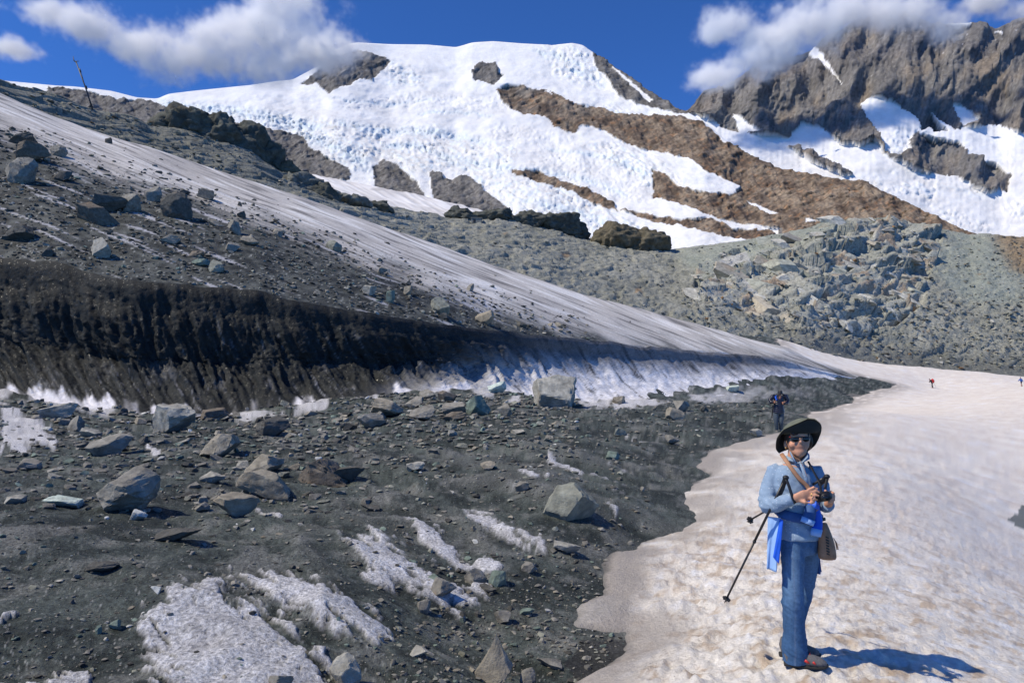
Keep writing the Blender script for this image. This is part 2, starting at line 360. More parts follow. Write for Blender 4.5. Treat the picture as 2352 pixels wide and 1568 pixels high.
# ------------------------------------------------------------------ SNOW BANK
cu = ks > (1180 - CX) / F_PX
sx, sy, ss = GX[:, cu], GY[:, cu], SIN[:, cu]
SZ = GB[:, cu] + snow_thick(sx, sy, ss) + snow_micro(sx, sy) * sstep(0.05, .6, ss)
keep = (ss > -0.5 * np.clip(sy / 8, 1, 4))
kf = keep[:-1, :-1] & keep[1:, :-1] & keep[:-1, 1:] & keep[1:, 1:]
al = sx * .90 - sy * .43; ac = sx * .43 + sy * .90
c1 = fbm(sx / 1.7, sy / 1.7, 4.0, 4); wN = wby(sy, 0, 0, 10, 22); wM = wby(sy, 8, 18, 50, 90); wF = wby(sy, 40, 80, 400, 500)
c2 = wN * fbm(sx / .28, sy / .22, 5.0, 4) + wM * fbm(al / 1.6, ac / .6, 5.0, 4) + wF * fbm(al / 5, ac / 2.2, 5.0, 4)
c3 = wN * fbm(sx / .08, sy / .08, 6.0, 3) + wM * fbm(al / .7, ac / .25, 6.0, 3) + wF * fbm(al / 2.5, ac / .9, 6.0, 3)
sc_ = mixc([.81, .775, .71], [.70, .64, .565], np.clip(.40 + .9 * c1 + .45 * c2, 0, 1))
sc_ = mixc(sc_, [.50, .395, .29], sstep(.02, .42, c2 + .4 * c1 + .6 * c3) * .95 * (.22 + .78 * np.exp(-np.clip(sy - 5, 0, 99) / 14)))
sc_ = mixc(sc_, [.80, .80, .81], sstep(.12, .45, -c2 + .4 * c3) * .9)
rose = sstep(0.3, .62, (sx / sy)) * sstep(6, 13, sy)
sc_ = mixc(sc_, [.655, .59, .54], rose * .6 * np.clip(.75 + c1, 0, 1))
lu, lv = proj(np.stack([sx, sy, GB[:, cu]], -1)); lu = lu + 14 * fbm(sx / .4, sy / .4, 51., 3); lv = lv + 10 * fbm(sx / .4, sy / .4, 61., 3)
lobe = inpoly(lu, lv, [(1400, 1258), (1490, 1268), (1474, 1315), (1482, 1368), (1446, 1394), (1452, 1435), (1445, 1480), (1310, 1480), (1305, 1410), (1345, 1380), (1380, 1360), (1380, 1300)]) | inpoly(lu, lv, [(1570, 1085), (1630, 1035), (1680, 1030), (1650, 1080), (1660, 1098), (1560, 1120)])
lobe = lobe.astype(float)
for _ in range(2): lobe = (lobe + np.roll(lobe, 2, 0) + np.roll(lobe, -2, 0) + np.roll(lobe, 2, 1) + np.roll(lobe, -2, 1)) / 5
sc_ = mixc(sc_, mixc([.30, .28, .255], [.42, .395, .365], np.clip(.5 + c2 + c3, 0, 1)), lobe * .92)
dark_p = inpoly(*[q + 10 * fbm(sx / .5, sy / .5, o_, 3) for q, o_ in zip(proj(np.stack([sx, sy, GB[:, cu]], -1)), (71., 81.))], [(2316, 1204), (2338, 1192), (2345, 1178), (2440, 1168), (2440, 1262), (2362, 1246), (2350, 1232), (2332, 1226)]).astype(float)
sc_ = mixc(sc_, [.11, .125, .12], dark_p * .9)
rind = sstep(.85, .08, ss / np.clip(sy / 7, 1, 5) + .15 * c1) * sstep(-.35, .15, fbm(sx / 1.2, sy / 1.2, 8.0, 3) + .12)
sc_ = mixc(sc_, [.36, .325, .29], rind * .85)
sc_ = mixc(sc_, [.10, .10, .095], sstep(.05, -.12, ss) * .9)
V_, F_, C_ = compact(np.stack([sx, sy, SZ], -1).reshape(-1, 3), grid_faces(*sx.shape, keep=kf), sc_.reshape(-1, 3))
M_snow = mat_tone('old_snow', 24.0, var=0.16, rough=0.75, bump=0.8, bump_scale=26.0, bump_dist=0.05, spec=0.25)
put('snow_bank', mesh_np('snow_bank', V_, F_, C_), M_snow, kind='structure', label='dirty pinkish old snow bank with a footpath')

# ================================================================== GLACIER FLANK WITH ICE WALL
gb_v = smooth_cur([(a, b) for a, b, _ in CLIFF_BASE], k=15); gb_d = smooth_cur([(a, c) for a, _, c in CLIFF_BASE])
ct_v = smooth_cur([(-300, 560), (0, 590), (130, 600), (250, 636), (400, 650), (600, 668), (650, 684), (870, 722), (1050, 750), (1250, 770), (1400, 786), (1450, 792), (1550, 801), (1700, 812), (1790, 822), (1870, 846), (1950, 866), (2060, 877)], k=9)
ct_o = cur([(-300, 4.2), (700, 4.2), (1000, 5.5), (1200, 9.0), (1350, 13.0), (1500, 15.0), (1700, 15.0), (1900, 9.0), (2060, 3.0)])
sk_v = smooth_cur([(-300, 70), (0, 212), (137, 275), (239, 308), (342, 338), (560, 410), (684, 449), (826, 500), (962, 549), (1082, 590), (1156, 615), (1327, 673), (1549, 731), (1639, 754), (1749, 785), (1804, 797), (1865, 829), (1960, 856), (2060, 876)], k=11)
sk_d = smooth_cur([(-300, 116), (0, 110), (342, 105), (684, 101), (962, 105), (1156, 112), (1327, 118), (1749, 121), (2060, 128)])
gu = np.arange(-260, 2066, 3.4); nu = len(gu)
NB, NC, NS, NK = 6, 110, 190, 12
base = P3(gu, gb_v(gu), gb_d(gu)); topd = gb_d(gu) + ct_o(gu)
jag = 9 * fbm(gu / 60, 0 * gu, 3.3, 4) * sstep(2000, 1500, gu)
top0 = P3(gu, ct_v(gu), topd); top = P3(gu, ct_v(gu) + jag, topd); sky = P3(gu, sk_v(gu), sk_d(gu))
rows = []; RT = []
for i in range(NB): rows.append(base + np.array([0, -1.5, -1.2]) * (1 - i / NB)); RT.append((0, 0))
for i in range(NC):
    t = i / NC
    # concave foot, steep upper half
    steep = sstep(1350, 950, gu)
    fy = (1 - (1 - t) ** 1.35) * (1 - steep) + steep * (1.12 * (1 - (1 - t) ** 2.3) - .16 * math.sin(math.pi * min(1, max(0, (t - .45) / .55))) - .12 * t ** 3); fz = t ** 1.55 * (1 - steep) + steep * t ** 1.25
    p = base.copy(); p[:, :2] += (top - base)[:, :2] * fy[:, None]; p[:, 2] += (top - base)[:, 2] * fz
    rows.append(p); RT.append((1, t))
for i in range(NS):
    t = i / (NS - 1); tt = t ** 1.25
    p = top0 + (sky - top0) * tt + (top - top0) * max(0.0, 1 - t / .03); p[:, 2] += np.linalg.norm(sky - top0, axis=1) * 0.035 * 4 * tt * (1 - tt) * 0.6
    rows.append(p); RT.append((2, t))
for i in range(NK):
    t = (i + 1) / NK; p = sky + np.array([4.0, 10.0, 0]) * t; p[:, 2] -= 9 * t * t; rows.append(p); RT.append((3, t))
GP = np.array(rows); RT = np.array(RT); seg = RT[:, 0][:, None] * np.ones((1, nu)); tt = RT[:, 1][:, None] * np.ones((1, nu))
GU = np.ones((len(rows), 1)) * gu[None]
_, GVv = proj(GP)
# lumps, flutes and grooves
nrm = gnormals(GP); sgn = np.sign((nrm[..., 2:3]).mean()); nrm = nrm * (sgn if sgn else 1)
X, Y, Z = GP[..., 0], GP[..., 1], GP[..., 2]
cl = (seg == 1); slope_m = (seg >= 2)
fade = sstep(2040, 1880, GU)
sh = GU + 120 * tt * cl                                     # the wall's grooves lean down to the right
fl = ridge(sh / 46.0 + .6 * fbm(GU / 70, tt * 3, 1.1, 3), tt * 1.3, 2.0, 3)
fl2 = fbm(sh / 17.0, tt * 2.2, 6.0, 4)
dW = cl * np.sin(np.clip(tt, 0, 1) * math.pi) ** .7 * sstep(1.0, .72, tt) * (1 - .62 * sstep(1100, 1380, GU)) * (0.75 * fl + .35 * fl2 + .9 * fbm(GU / 170, tt * 1.5, 9.0, 3)) * fade
bulge = cl * sstep(.80, .95, tt) * (1 - .5 * sstep(.95, 1, tt)) * (0.35 + .4 * fbm(GU / 70, 0 * GU, 13.0, 4)) * fade     # overhanging lip
fw, fk, _fv = facet(sh / 13.0, tt * 20.0, 15, 1.1); fw2, _k, _v = facet(sh / 6.0, tt * 42.0, 16, 1.1)
GP2 = GP + nrm * (dW + cl * (.11 * fw + .05 * fw2) * sstep(1300, 1050, GU) * np.clip(np.sin(np.clip(tt, 0, 1) * math.pi) ** .5, 0, 1) * fade)[..., None]
GP2[..., 1] -= bulge * .9; GP2[..., 0] += bulge * .5
st = GU * .40 - GVv                                          # coordinate across the melt streaks
al = GU + GVv * .40
s1 = pn(st / 7.5 + 1.5 * fbm(GU / 200, GVv / 120, 2.0, 2), al / 210.0, 1.0); s2 = pn(st / 3.4, al / 120.0, 2.0); s3 = pn(st / 17.0, al / 420.0, 3.0)
pd = np.clip(GP[..., 1] / 80, .6, 1.4)
dS = slope_m * (0.04 * s1 + .025 * s2 + .08 * s3 + .35 * fbm(X / 15, Y / 15, 5.0, 3)) * pd * np.clip(fade + .2, 0, 1)
edge0 = sstep(0, .06, tt)
GP2[..., 2] += dS * np.where(seg == 2, edge0, 1)
# colours
ice_g = mixc([.43, .405, .375], [.59, .565, .53], np.clip(.5 + .8 * s3 + .4 * s1, 0, 1))
ice_g = mixc(ice_g, [.73, .72, .70], sstep(.12, .5, s1 + .5 * s2) * .85)
ice_g = mixc(ice_g, [.13, .125, .12], sstep(.16, .5, -s2 - .4 * s1 + .25 * fbm(X / 3, Y / 3, 9.0, 3)) * .75)
# the lower left of the flank is covered with dark grit, streaked with bare ice
db_v = smooth_cur([(-300, 190), (0, 300), (90, 345), (230, 400), (420, 445), (560, 500), (720, 555), (900, 620), (1080, 690), (1250, 745), (1420, 790), (2300, 900)])
deb = sstep(-36, 30, GVv - db_v(GU) + 46 * fbm(X / 6, Y / 6, 4.0, 4) + 30 * s1) * (seg == 2)
gr = mixc([.016, .019, .018], [.105, .112, .102], np.clip(.40 + 1.3 * fbm(X / .8, Y / .8, 2.0, 4) + .5 * fbm(X / 4, Y / 4, 2.5, 3), 0, 1))
gr = mixc(gr, [.36, .37, .35], (np.random.RandomState(79).rand(*GU.shape) > .97) * .7)  # glitter of the grit painted in as scattered pale vertices
gr = mixc(gr, [.45, .45, .48], sstep(.40, .62, s1 + .35 * s3 + .25 * fbm(X / 5, Y / 5, 1.0, 2)) * .8)
gcol = mixc(ice_g, gr, deb)
# wall: black grit at the left, bare white ice at the foot and towards the right
bare = sstep(1050, 1500, GU + 260 * (1 - tt) ** 1.5 + 90 * fbm(GU / 60, tt * 2, 3.0, 3))
wn = fbm(sh / 12.0, tt * 2.4, 4.0, 5); wn2 = .6 * pn(sh / 5.0 + 2 * fbm(GU / 30, tt * 3, 4., 2), tt * 2.2, 8.0) + .5 * fbm(GU / 9, tt * 16, 18., 3)
wcol = mixc([.006, .0075, .008], [.021, .025, .026], np.clip(.4 + wn + .5 * wn2, 0, 1))
wcol = mixc(wcol, [.30, .30, .33], sstep(.33, .6, wn2 + .4 * wn) * (.10 + .5 * (1 - tt)) * sstep(-200, 600, GU))
wcol = mixc(wcol, [.20, .195, .195], sstep(.12, .5, fbm(GU / 80, tt * 4, 7.0, 4) + .5 * wn2) * sstep(.6, .15, tt) * .5)
white = mixc([.66, .65, .66], [.76, .75, .76], np.clip(.5 + wn, 0, 1)); white = mixc(white, [.15, .145, .14], sstep(.04, .34, wn2 * .55 + wn * 1.0 - .22 * (1 - tt)))
up = sstep(.45, .85, tt + .25 * wn)
wcol = mixc(wcol, mixc(white, [.05, .052, .055], up * .85 * sstep(1950, 1700, GU)), bare)
wcol = wcol * np.clip(1 + .45 * fbm(GU / 3.2, tt * 90, 3., 2) + .3 * (_fv - .5), .4, 1.8)[..., None]
foot = sstep(.10, .04, tt + .16 * fbm(GU / 30, tt * 3, 3.0, 4)) * sstep(-.05, .12, fbm(GU / 90, 0 * GU, 5.0, 3) + .10 * (GU < 330))
wcol = mixc(wcol, [.72, .71, .74], foot * .9)
gcol = mixc(gcol, wcol, cl.astype(float))
gcol = np.where((seg == 0)[..., None], np.array([.4, .4, .42]), gcol)
me = mesh_np('glacier_flank', GP2, grid_faces(*GU.shape), gcol)
M_ice = mat_tone('dirty_glacier_ice', 3.0, var=0.22, rough=0.78, bump=0.55, bump_scale=5.0, bump_dist=0.12, spec=0.3, glint=14.0)
put('glacier', me, M_ice, kind='structure', label='dirty streaked glacier flank ending in a dark ice wall')
GLAC = (GU, seg, GVv, GP2)

# ================================================================== MORAINE AND ROCK HILL BEHIND THE GLACIER
mr_v = smooth_cur([(-300, 60), (0, 180), (34, 198), (113, 214), (171, 239), (212, 253), (308, 268), (342, 290), (441, 300), (581, 345), (663, 395), (700, 406), (822, 456), (908, 479), (983, 491), (1031, 500), (1116, 500), (1202, 508), (1270, 520), (1347, 545),
                    (1441, 560), (1548, 572), (1640, 560), (1713, 550), (1793, 536), (1859, 521), (1905, 506), (1960, 501), (2006, 501), (2097, 512), (2170, 527), (2225, 538), (2262, 535), (2352, 545), (2700, 560)], k=7)
mr_d = smooth_cur([(-300, 128), (0, 130), (212, 140), (342, 150), (581, 165), (700, 178), (983, 212), (1116, 228), (1347, 238), (1548, 232), (1793, 238), (1921, 248), (2097, 255), (2700, 260)])
ml_v = lambda u: np.where(u < 1804, sk_v(u) + 14, np.interp(u, [1804, 1850, 1969, 2115, 2352, 2700], [811, 806, 832, 849, 869, 880]))
ml_v = smooth_cur([(q, float(ml_v(np.array(q)))) for q in range(-300, 2701, 25)], k=9)
ml_d = smooth_cur([(q, float(np.interp(q, [-300, 0, 684, 1327, 1749, 1860, 1969, 2115, 2352, 2700], [119, 113, 106, 124, 132, 138, 147, 152, 156, 158]))) for q in range(-300, 2701, 25)])
mu = np.arange(-260, 2640, 3.1); nm = len(mu); NM = 185
lo = P3(mu, ml_v(mu), ml_d(mu)); hi = P3(mu, mr_v(mu), mr_d(mu)); rows = []; tv = []
for i in range(5): rows.append(lo + np.array([0, -7, -4.0]) * (1 - i / 5)); tv.append(0)
for i in range(NM):
    t = i / (NM - 1); p = lo + (hi - lo) * t
    p[:, 2] += (hi - lo)[:, 2] * np.interp(mu, [-300, 1500, 1900, 2700], [.0, -.02, .06, .03]) * math.sin(math.pi * t); rows.append(p); tv.append(t)
for i in range(10):
    t = (i + 1) / 10; p = hi + np.array([0, 40, 0]) * t; p[:, 2] -= 22 * t ** 1.3; rows.append(p); tv.append(1)
MP = np.array(rows); MT = np.array(tv)[:, None] * np.ones((1, nm)); MU = np.ones((len(rows), 1)) * mu[None]; _, MV = proj(MP)
X, Y, Z = MP[..., 0], MP[..., 1], MP[..., 2]
mn = gnormals(MP); mn *= np.sign(mn[..., 2].mean())
wl = 12 * fbm(MU / 130, MV / 80, 2.2, 3)
# outcrop of tilted slabs on the right hill
OUT = [(1590, 690), (1600, 610), (1660, 575), (1760, 560), (1850, 545), (1905, 505), (2000, 500), (2100, 512), (2165, 540), (2150, 600), (2125, 690), (2060, 745), (1990, 770), (1900, 755), (1760, 735), (1680, 710)]
outm = inpoly(MU + wl, MV + wl, OUT).astype(float)
a_, b_ = (X + .35 * Z), (Z * 1.25 - .30 * X)                  # along and across the slabs as seen on the hillside
h1, k1, v1 = facet(a_ / 16.0, b_ / 6.0, 1, 1.2); h2, k2, v2 = facet(a_ / 6.5, b_ / 2.4, 2, 1.1); h3, k3, v3 = facet(a_ / 2.1, b_ / 1.2, 3, 1.1)
dis = outm * (3.0 * h1 + 1.25 * h2 + .3 * h3 - .5 * sstep(.14, 0, k1))
n_ = fbm(X / 20, Z / 12, 1.0, 4)
rest = (1 - outm)
dis += rest * (1.5 * n_ + .50 * h2 + .42 * h3 + .30 * fbm(X / 2.2, Z / 1.6, 3.0, 3)) * np.clip(sstep(0, .08, MT) + .15, 0, 1)
smoothz_ = inpoly(MU + wl, MV + wl, [(1545, 575), (1700, 552), (1930, 505), (1900, 540), (1720, 590), (1660, 680), (1600, 620)]) | inpoly(MU + wl, MV + wl, [(2130, 600), (2180, 535), (2270, 540), (2352, 620), (2352, 700), (2230, 700)])
def soften(m, n):
    m = m.astype(float)
    for _ in range(n): m = (m + np.roll(m, 3, 0) + np.roll(m, -3, 0) + np.roll(m, 3, 1) + np.roll(m, -3, 1)) / 5
    return m
smoothz = np.clip(soften(smoothz_, 8) * (1.0 + 1.2 * fbm(X / 9, Z / 9, 3.3, 4)), 0, 1)
dis *= 1 - .45 * smoothz
near_top = sstep(.93, 1.0, MT)
MP2 = MP + mn * dis[..., None] * (1 - .45 * near_top[..., None])
gr_ = mixc([.20, .205, .172], [.33, .33, .285], np.clip(.5 + .7 * n_ + .8 * fbm(X / 5, Z / 4, 5.0, 4), 0, 1))
gr_ = mixc(gr_, [.30, .31, .295], sstep(.2, .6, fbm(X / 2.5, Z / 1.8, 15.0, 3)) * .5)
gr_ = mixc(gr_, [.085, .088, .078], sstep(.15, .55, fbm(X / 3.5, Z / 2.2, 25.0, 4)) * .55)
oc = mixc([.25, .265, .23], [.47, .46, .40], np.clip(v1 * .55 + v2 * .45, 0, 1)); oc = mixc(oc, [.36, .20, .085], sstep(.72, .9, v2 * .6 + v1 * .25 + .5 * fbm(X / 6, Z / 5, 6.0, 3) + .1) * .6)
oc = mixc(oc, [.07, .07, .06], sstep(.10, 0.0, k2) * .4)
mc = mixc(gr_, oc, outm * .85)
gs = mixc([.25, .28, .235], [.34, .365, .31], np.clip(.5 + fbm(X / 4, Z / 9, 7.0, 4), 0, 1))
mc = mixc(mc, gs, smoothz * .7)
pale_m = inpoly(MU + wl, MV + wl, [(1638, 625), (1660, 580), (1715, 570), (1720, 600), (1680, 640), (1650, 650)]).astype(float)
mc = mixc(mc, [.44, .44, .42], pale_m * .85)
brown = inpoly(MU + 2 * wl, MV + wl, [(2290, 540), (2400, 540), (2400, 640), (2320, 620)]).astype(float); brown = soften(brown, 5)
mc = mixc(mc, [.26, .175, .095], brown * .7)
orange = sstep(.46, .6, fbm(MU / 60, MV / 30, 21.0, 3)) * ((MU > 1000) & (MV > 520))
mc = mixc(mc, [.33, .20, .10], orange * .6)
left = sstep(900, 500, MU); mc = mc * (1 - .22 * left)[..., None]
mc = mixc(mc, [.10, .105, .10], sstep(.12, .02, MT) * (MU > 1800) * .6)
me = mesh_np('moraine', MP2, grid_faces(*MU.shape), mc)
M_mor = mat_tone('moraine_scree', 1.6, var=0.45, rough=0.92, bump=0.9, bump_scale=1.4, bump_dist=0.5, spec=0.15)
put('moraine_hill', me, M_mor, kind='structure', label='grey green moraine hillside with an outcrop of tilted slabs')
MOR = (MU, MT, MV, MP2)

# ================================================================== SMALL ICE TONGUE ABOVE THE MORAINE
tu = np.arange(640, 1130, 3.0)
tl_v = cur([(640, 400), (700, 412), (822, 462), (908, 484), (983, 497), (1031, 506), (1130, 506)]); tu_v = smooth_cur([(600, 372), (689, 394), (826, 421), (962, 448), (1060, 470), (1103, 482), (1130, 492)], k=9)
lo = P3(tu, tl_v(tu) + 30, 300 + 0 * tu); hi = P3(tu, tu_v(tu), 470 + 0 * tu)
TP = np.array([lo + (hi - lo) * (i / 49) for i in range(50)] + [hi + np.array([0, 60 * j / 4, -25 * j / 4]) for j in range(1, 5)])
Uu, Vv = proj(TP); X, Y, Z = TP[..., 0], TP[..., 1], TP[..., 2]
q = pn((Uu * .55 - Vv) / 5, (Uu + Vv) / 90, 1.0)
TP[..., 2] += .7 * q + 1.2 * fbm(X / 25, Y / 25, 2.0, 3)
tcol = mixc([.60, .575, .55], [.80, .785, .77], np.clip(.5 + q + fbm(X / 30, Y / 30, 3., 3), 0, 1))
tcol = mixc(tcol, [.40, .37, .34], sstep(.2, .6, fbm(Uu / 60, Vv / 18, 9.0, 3)) * .7)
M_far = mat_tone('far_ice', .08, var=0.05, rough=0.85, bump=0.3, bump_scale=.2, bump_dist=1.0, spec=0.1)
put('glacier_tongue', mesh_np('glacier_tongue', TP, grid_faces(*Uu.shape), tcol), M_far, kind='structure', label='narrow pale glacier tongue above the moraine')
# ================================================================== SNOW DOME MASSIF
def mountain(us, sky_v, bot_v, d0, d1, nrow, pw=1.0):
    lo = P3(us, bot_v(us), d0(us)); hi = P3(us, sky_v(us), d1(us)); rows = []; tv = []
    for i in range(nrow):
        t = i / (nrow - 1); v = bot_v(us) + (sky_v(us) - bot_v(us)) * t
        rows.append(P3(us, v, d0(us) + (d1(us) - d0(us)) * t ** pw)); tv.append(t)
    for j in range(1, 6):
        p = hi + np.array([0, 500 * j / 5, 0]); p[:, 2] -= 260 * (j / 5) ** 1.2; rows.append(p); tv.append(1.0)
    MPt = np.array(rows); Uq, Vq = proj(MPt); return MPt, np.array(tv)[:, None] * np.ones((1, len(us))), Uq, Vq
def polymask(U_, V_, polys, wu, wv):
    m = np.zeros(U_.shape, bool)
    for p in polys: m |= inpoly(U_ + wu, V_ + wv, p)
    return m.astype(float)
us = np.arange(-260, 2262, 3.0)
dome_sky = smooth_cur([(-300, 120), (14, 186), (130, 197), (171, 199), (256, 209), (314, 224), (362, 227), (386, 216), (444, 209), (581, 195), (632, 187), (673, 183), (735, 150), (770, 115), (800, 101), (819, 98), (894, 102), (983, 103), (1048, 109), (1085, 98), (1133, 95), (1195, 100), (1270, 104), (1314, 99),
                       (1340, 104), (1352, 114), (1390, 136), (1441, 174), (1492, 209), (1548, 242), (1580, 258), (1617, 280), (1661, 318), (1713, 352), (1786, 385), (1830, 392), (1951, 414), (1987, 415), (2042, 447), (2116, 480), (2170, 505), (2233, 536), (2300, 560)], k=5)
dome_bot = cur([(-300, 420), (600, 470), (1100, 560), (1500, 620), (2300, 620)])
d0f = smooth_cur([(-300, 1500), (800, 1450), (1500, 1250), (2300, 1100)]); d1f = smooth_cur([(-300, 1900), (600, 2000), (900, 2350), (1350, 2350), (1600, 1900), (1950, 1500), (2300, 1200)])
DP, DT, DU, DV = mountain(us, dome_sky, dome_bot, d0f, d1f, 205, 1.15)
X, Y, Z = DP[..., 0], DP[..., 1], DP[..., 2]
wu = 9 * fbm(DU / 22, DV / 22, 1.0, 4); wv = 9 * fbm(DU / 22, DV / 22, 41.0, 4)
ROCK_BROWN = [
    [(1140, 204), (1161, 196), (1202, 201), (1256, 208), (1332, 242), (1393, 249), (1417, 259), (1492, 265), (1566, 264), (1617, 282), (1661, 322), (1713, 350), (1786, 380), (1830, 388), (1951, 408), (1987, 410), (2042, 440), (2116, 474), (2240, 530), (2300, 640), (1797, 640), (1797, 524), (1658, 505), (1585, 479), (1500, 452), (1497, 392), (1525, 398), (1560, 430), (1610, 442), (1690, 446), (1700, 428), (1621, 392), (1581, 362), (1492, 346), (1410, 317), (1385, 300), (1332, 288), (1325, 304), (1277, 293), (1250, 271), (1202, 266), (1171, 249)],
    [(1417, 478), (1492, 491), (1566, 507), (1632, 502), (1698, 527), (1764, 527), (1785, 540), (1713, 552), (1640, 538), (1493, 506)],
    [(1174, 392), (1236, 391), (1267, 408), (1328, 423), (1362, 440), (1410, 464), (1420, 480), (1366, 468), (1314, 437), (1270, 427), (1236, 420), (1174, 400)]]
ROCK_GREY = [
    [(857, 382), (880, 366), (908, 375), (928, 392), (942, 406), (959, 423), (985, 465), (860, 440)],
    [(986, 394), (1007, 392), (1021, 406), (1051, 409), (1072, 402), (1099, 420), (1120, 444), (1147, 464), (1180, 492), (1180, 540), (997, 480)],
    [(500, 270), (560, 284), (632, 301), (684, 308), (718, 342), (752, 362), (803, 388), (806, 412), (684, 430), (560, 430), (480, 380)],
    [(110, 200), (154, 205), (205, 208), (273, 229), (342, 232), (376, 243), (425, 268), (470, 330), (300, 380), (100, 300)],
    [(690, 192), (733, 160), (770, 128), (802, 122), (836, 115), (867, 126), (897, 139), (884, 160), (853, 184), (826, 180), (774, 204), (757, 213), (733, 196)],
    [(1082, 160), (1106, 143), (1140, 141), (1144, 163), (1159, 177), (1133, 196), (1116, 189), (1089, 186)],
    [(1354, 108), (1390, 128), (1441, 166), (1492, 200), (1560, 240), (1600, 262), (1550, 258), (1492, 245), (1417, 220), (1400, 184), (1373, 157)],
    [(1790, 540), (1790, 520), (1805, 516), (1835, 520), (1840, 560)]]
br = polymask(DU, DV, ROCK_BROWN, wu, wv); gy = polymask(DU, DV, ROCK_GREY, wu, wv); rk = np.maximum(br, gy)
strip_ = polymask(DU, DV, [[(1405, 152), (1418, 160), (1500, 232), (1490, 236)], [(1712, 462), (1740, 470), (1790, 492), (1760, 490)], [(1250, 208), (1262, 210), (1272, 222)], [(1850, 503), (1880, 507), (1850, 512)]], wu * .3, wv * .3)
rk = np.clip(rk - strip_, 0, 1)
SERAC = [[(360, 226), (480, 243), (620, 262), (700, 272), (880, 288), (1000, 292), (1100, 318), (1200, 340), (1160, 400), (1290, 420), (1400, 460), (1420, 500), (1300, 530), (1170, 500), (1080, 410), (985, 392), (950, 400), (860, 368), (800, 400), (720, 330), (620, 300), (480, 275)],
         [(1300, 320), (1420, 330), (1500, 350), (1600, 440), (1690, 445), (1600, 470), (1500, 440), (1400, 380)], [(1230, 104), (1340, 108), (1400, 190), (1370, 200), (1270, 170)], [(880, 130), (960, 160), (990, 200), (890, 200)], [(1250, 235), (1400, 240), (1490, 262), (1480, 272), (1330, 250)], [(1330, 500), (1420, 490), (1500, 520), (1450, 560), (1350, 540)]]
ser = polymask(DU, DV, SERAC, wu * 2.4, wv * 2.0)
band = polymask(DU, DV, [[(950, 210), (1150, 215), (1180, 250), (1100, 260), (900, 245), (800, 255), (760, 240)], [(1150, 280), (1260, 300), (1380, 330), (1200, 335), (1100, 315)], [(1250, 340), (1500, 380), (1480, 470), (1330, 440), (1200, 390)]], wu * 2, wv * 2)
for _ in range(3):      # soften the zones
    ser = (ser + np.roll(ser, 2, 0) + np.roll(ser, -2, 0) + np.roll(ser, 2, 1) + np.roll(ser, -2, 1)) / 5; band = (band + np.roll(band, 2, 0) + np.roll(band, -2, 0) + np.roll(band, 2, 1) + np.roll(band, -2, 1)) / 5
sc = Y / 1568.0                                              # metres per pixel grow with distance
# crevasses run across the fall line; flow falls to the lower right
aa = DU * .93 + DV * .38; bb = -DU * .38 + DV * .93 + 10 * fbm(DU / 70, DV / 40, 6.0, 3)
f1, c1_, v1 = facet(aa / 15, bb / 7, 5, .9); f2, c2_, v2 = facet(aa / 7.5, bb / 4.0, 6, .9); f3, c3_, _v = facet(DU / 5, DV / 6.5, 7, .9)
blk = np.clip(.5 + f1, -.4, 1.2) * 13 + f2 * 9 + f3 * 6 - 6 * sstep(.12, 0, c1_) - 4 * sstep(.12, 0, c2_)
wz = 16 * fbm(DU / 60, DV / 40, 44., 3)
crev = ridge((aa + wz) / 70, (bb + .6 * wz) / 8.0, 4.0, 4)
blk = blk * .45 * np.clip(.3 + 1.6 * fbm(DU / 60, DV / 30, 14., 3), 0, 1.3) + 9 * (crev - .4) + 5 * (ridge(DU / 17, DV / 22, 24.0, 3) - .5)
dis = ser * blk * sc * .85 + band * (f2 * 5 - 4 * sstep(.1, 0, c2_) + 3 * f1) * sc * .5
LINES = [([(359, 226), (451, 237), (513, 238), (574, 245), (649, 268), (728, 285)], 24), ([(774, 274), (802, 278), (860, 291), (962, 292), (1048, 302), (1120, 318)], 15), ([(960, 257), (1082, 254), (1130, 262)], 8), ([(1225, 112), (1277, 124), (1338, 142)], 10), ([(1290, 150), (1350, 165), (1390, 190)], 8),
         ([(1000, 345), (1065, 357), (1174, 384), (1290, 392), (1372, 413), (1440, 440)], 13), ([(700, 300), (790, 330), (850, 372)], 30), ([(880, 325), (960, 330), (1060, 372)], 12), ([(760, 222), (900, 235), (1000, 226)], 5), ([(1250, 335), (1400, 360), (1490, 400)], 9), ([(1200, 460), (1330, 480), (1420, 520)], 14), ([(1260, 232), (1400, 250), (1500, 268)], 7)]
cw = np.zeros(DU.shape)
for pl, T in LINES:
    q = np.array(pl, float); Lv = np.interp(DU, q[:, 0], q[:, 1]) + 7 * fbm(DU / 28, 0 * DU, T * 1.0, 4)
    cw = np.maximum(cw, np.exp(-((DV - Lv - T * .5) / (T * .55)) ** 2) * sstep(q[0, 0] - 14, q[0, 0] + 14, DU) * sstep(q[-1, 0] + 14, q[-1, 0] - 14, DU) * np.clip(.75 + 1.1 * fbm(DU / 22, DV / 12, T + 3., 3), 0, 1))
dis += cw * (-9 + 9 * ridge(DU / 8 + .5 * fbm(DU / 9, DV / 9, 3., 2), DV / 26, 5., 3) + 6 * f3) * sc * .8
und = 26 * fbm(DU / 190, DV / 120, 2.0, 4) + 5 * fbm(DU / 45, DV / 20, 8.0, 3) + 1.6 * fbm(DU / 13, DV / 5, 9.0, 3)
dis += (1 - rk) * und * sc * sstep(0, .15, 1 - DT) 
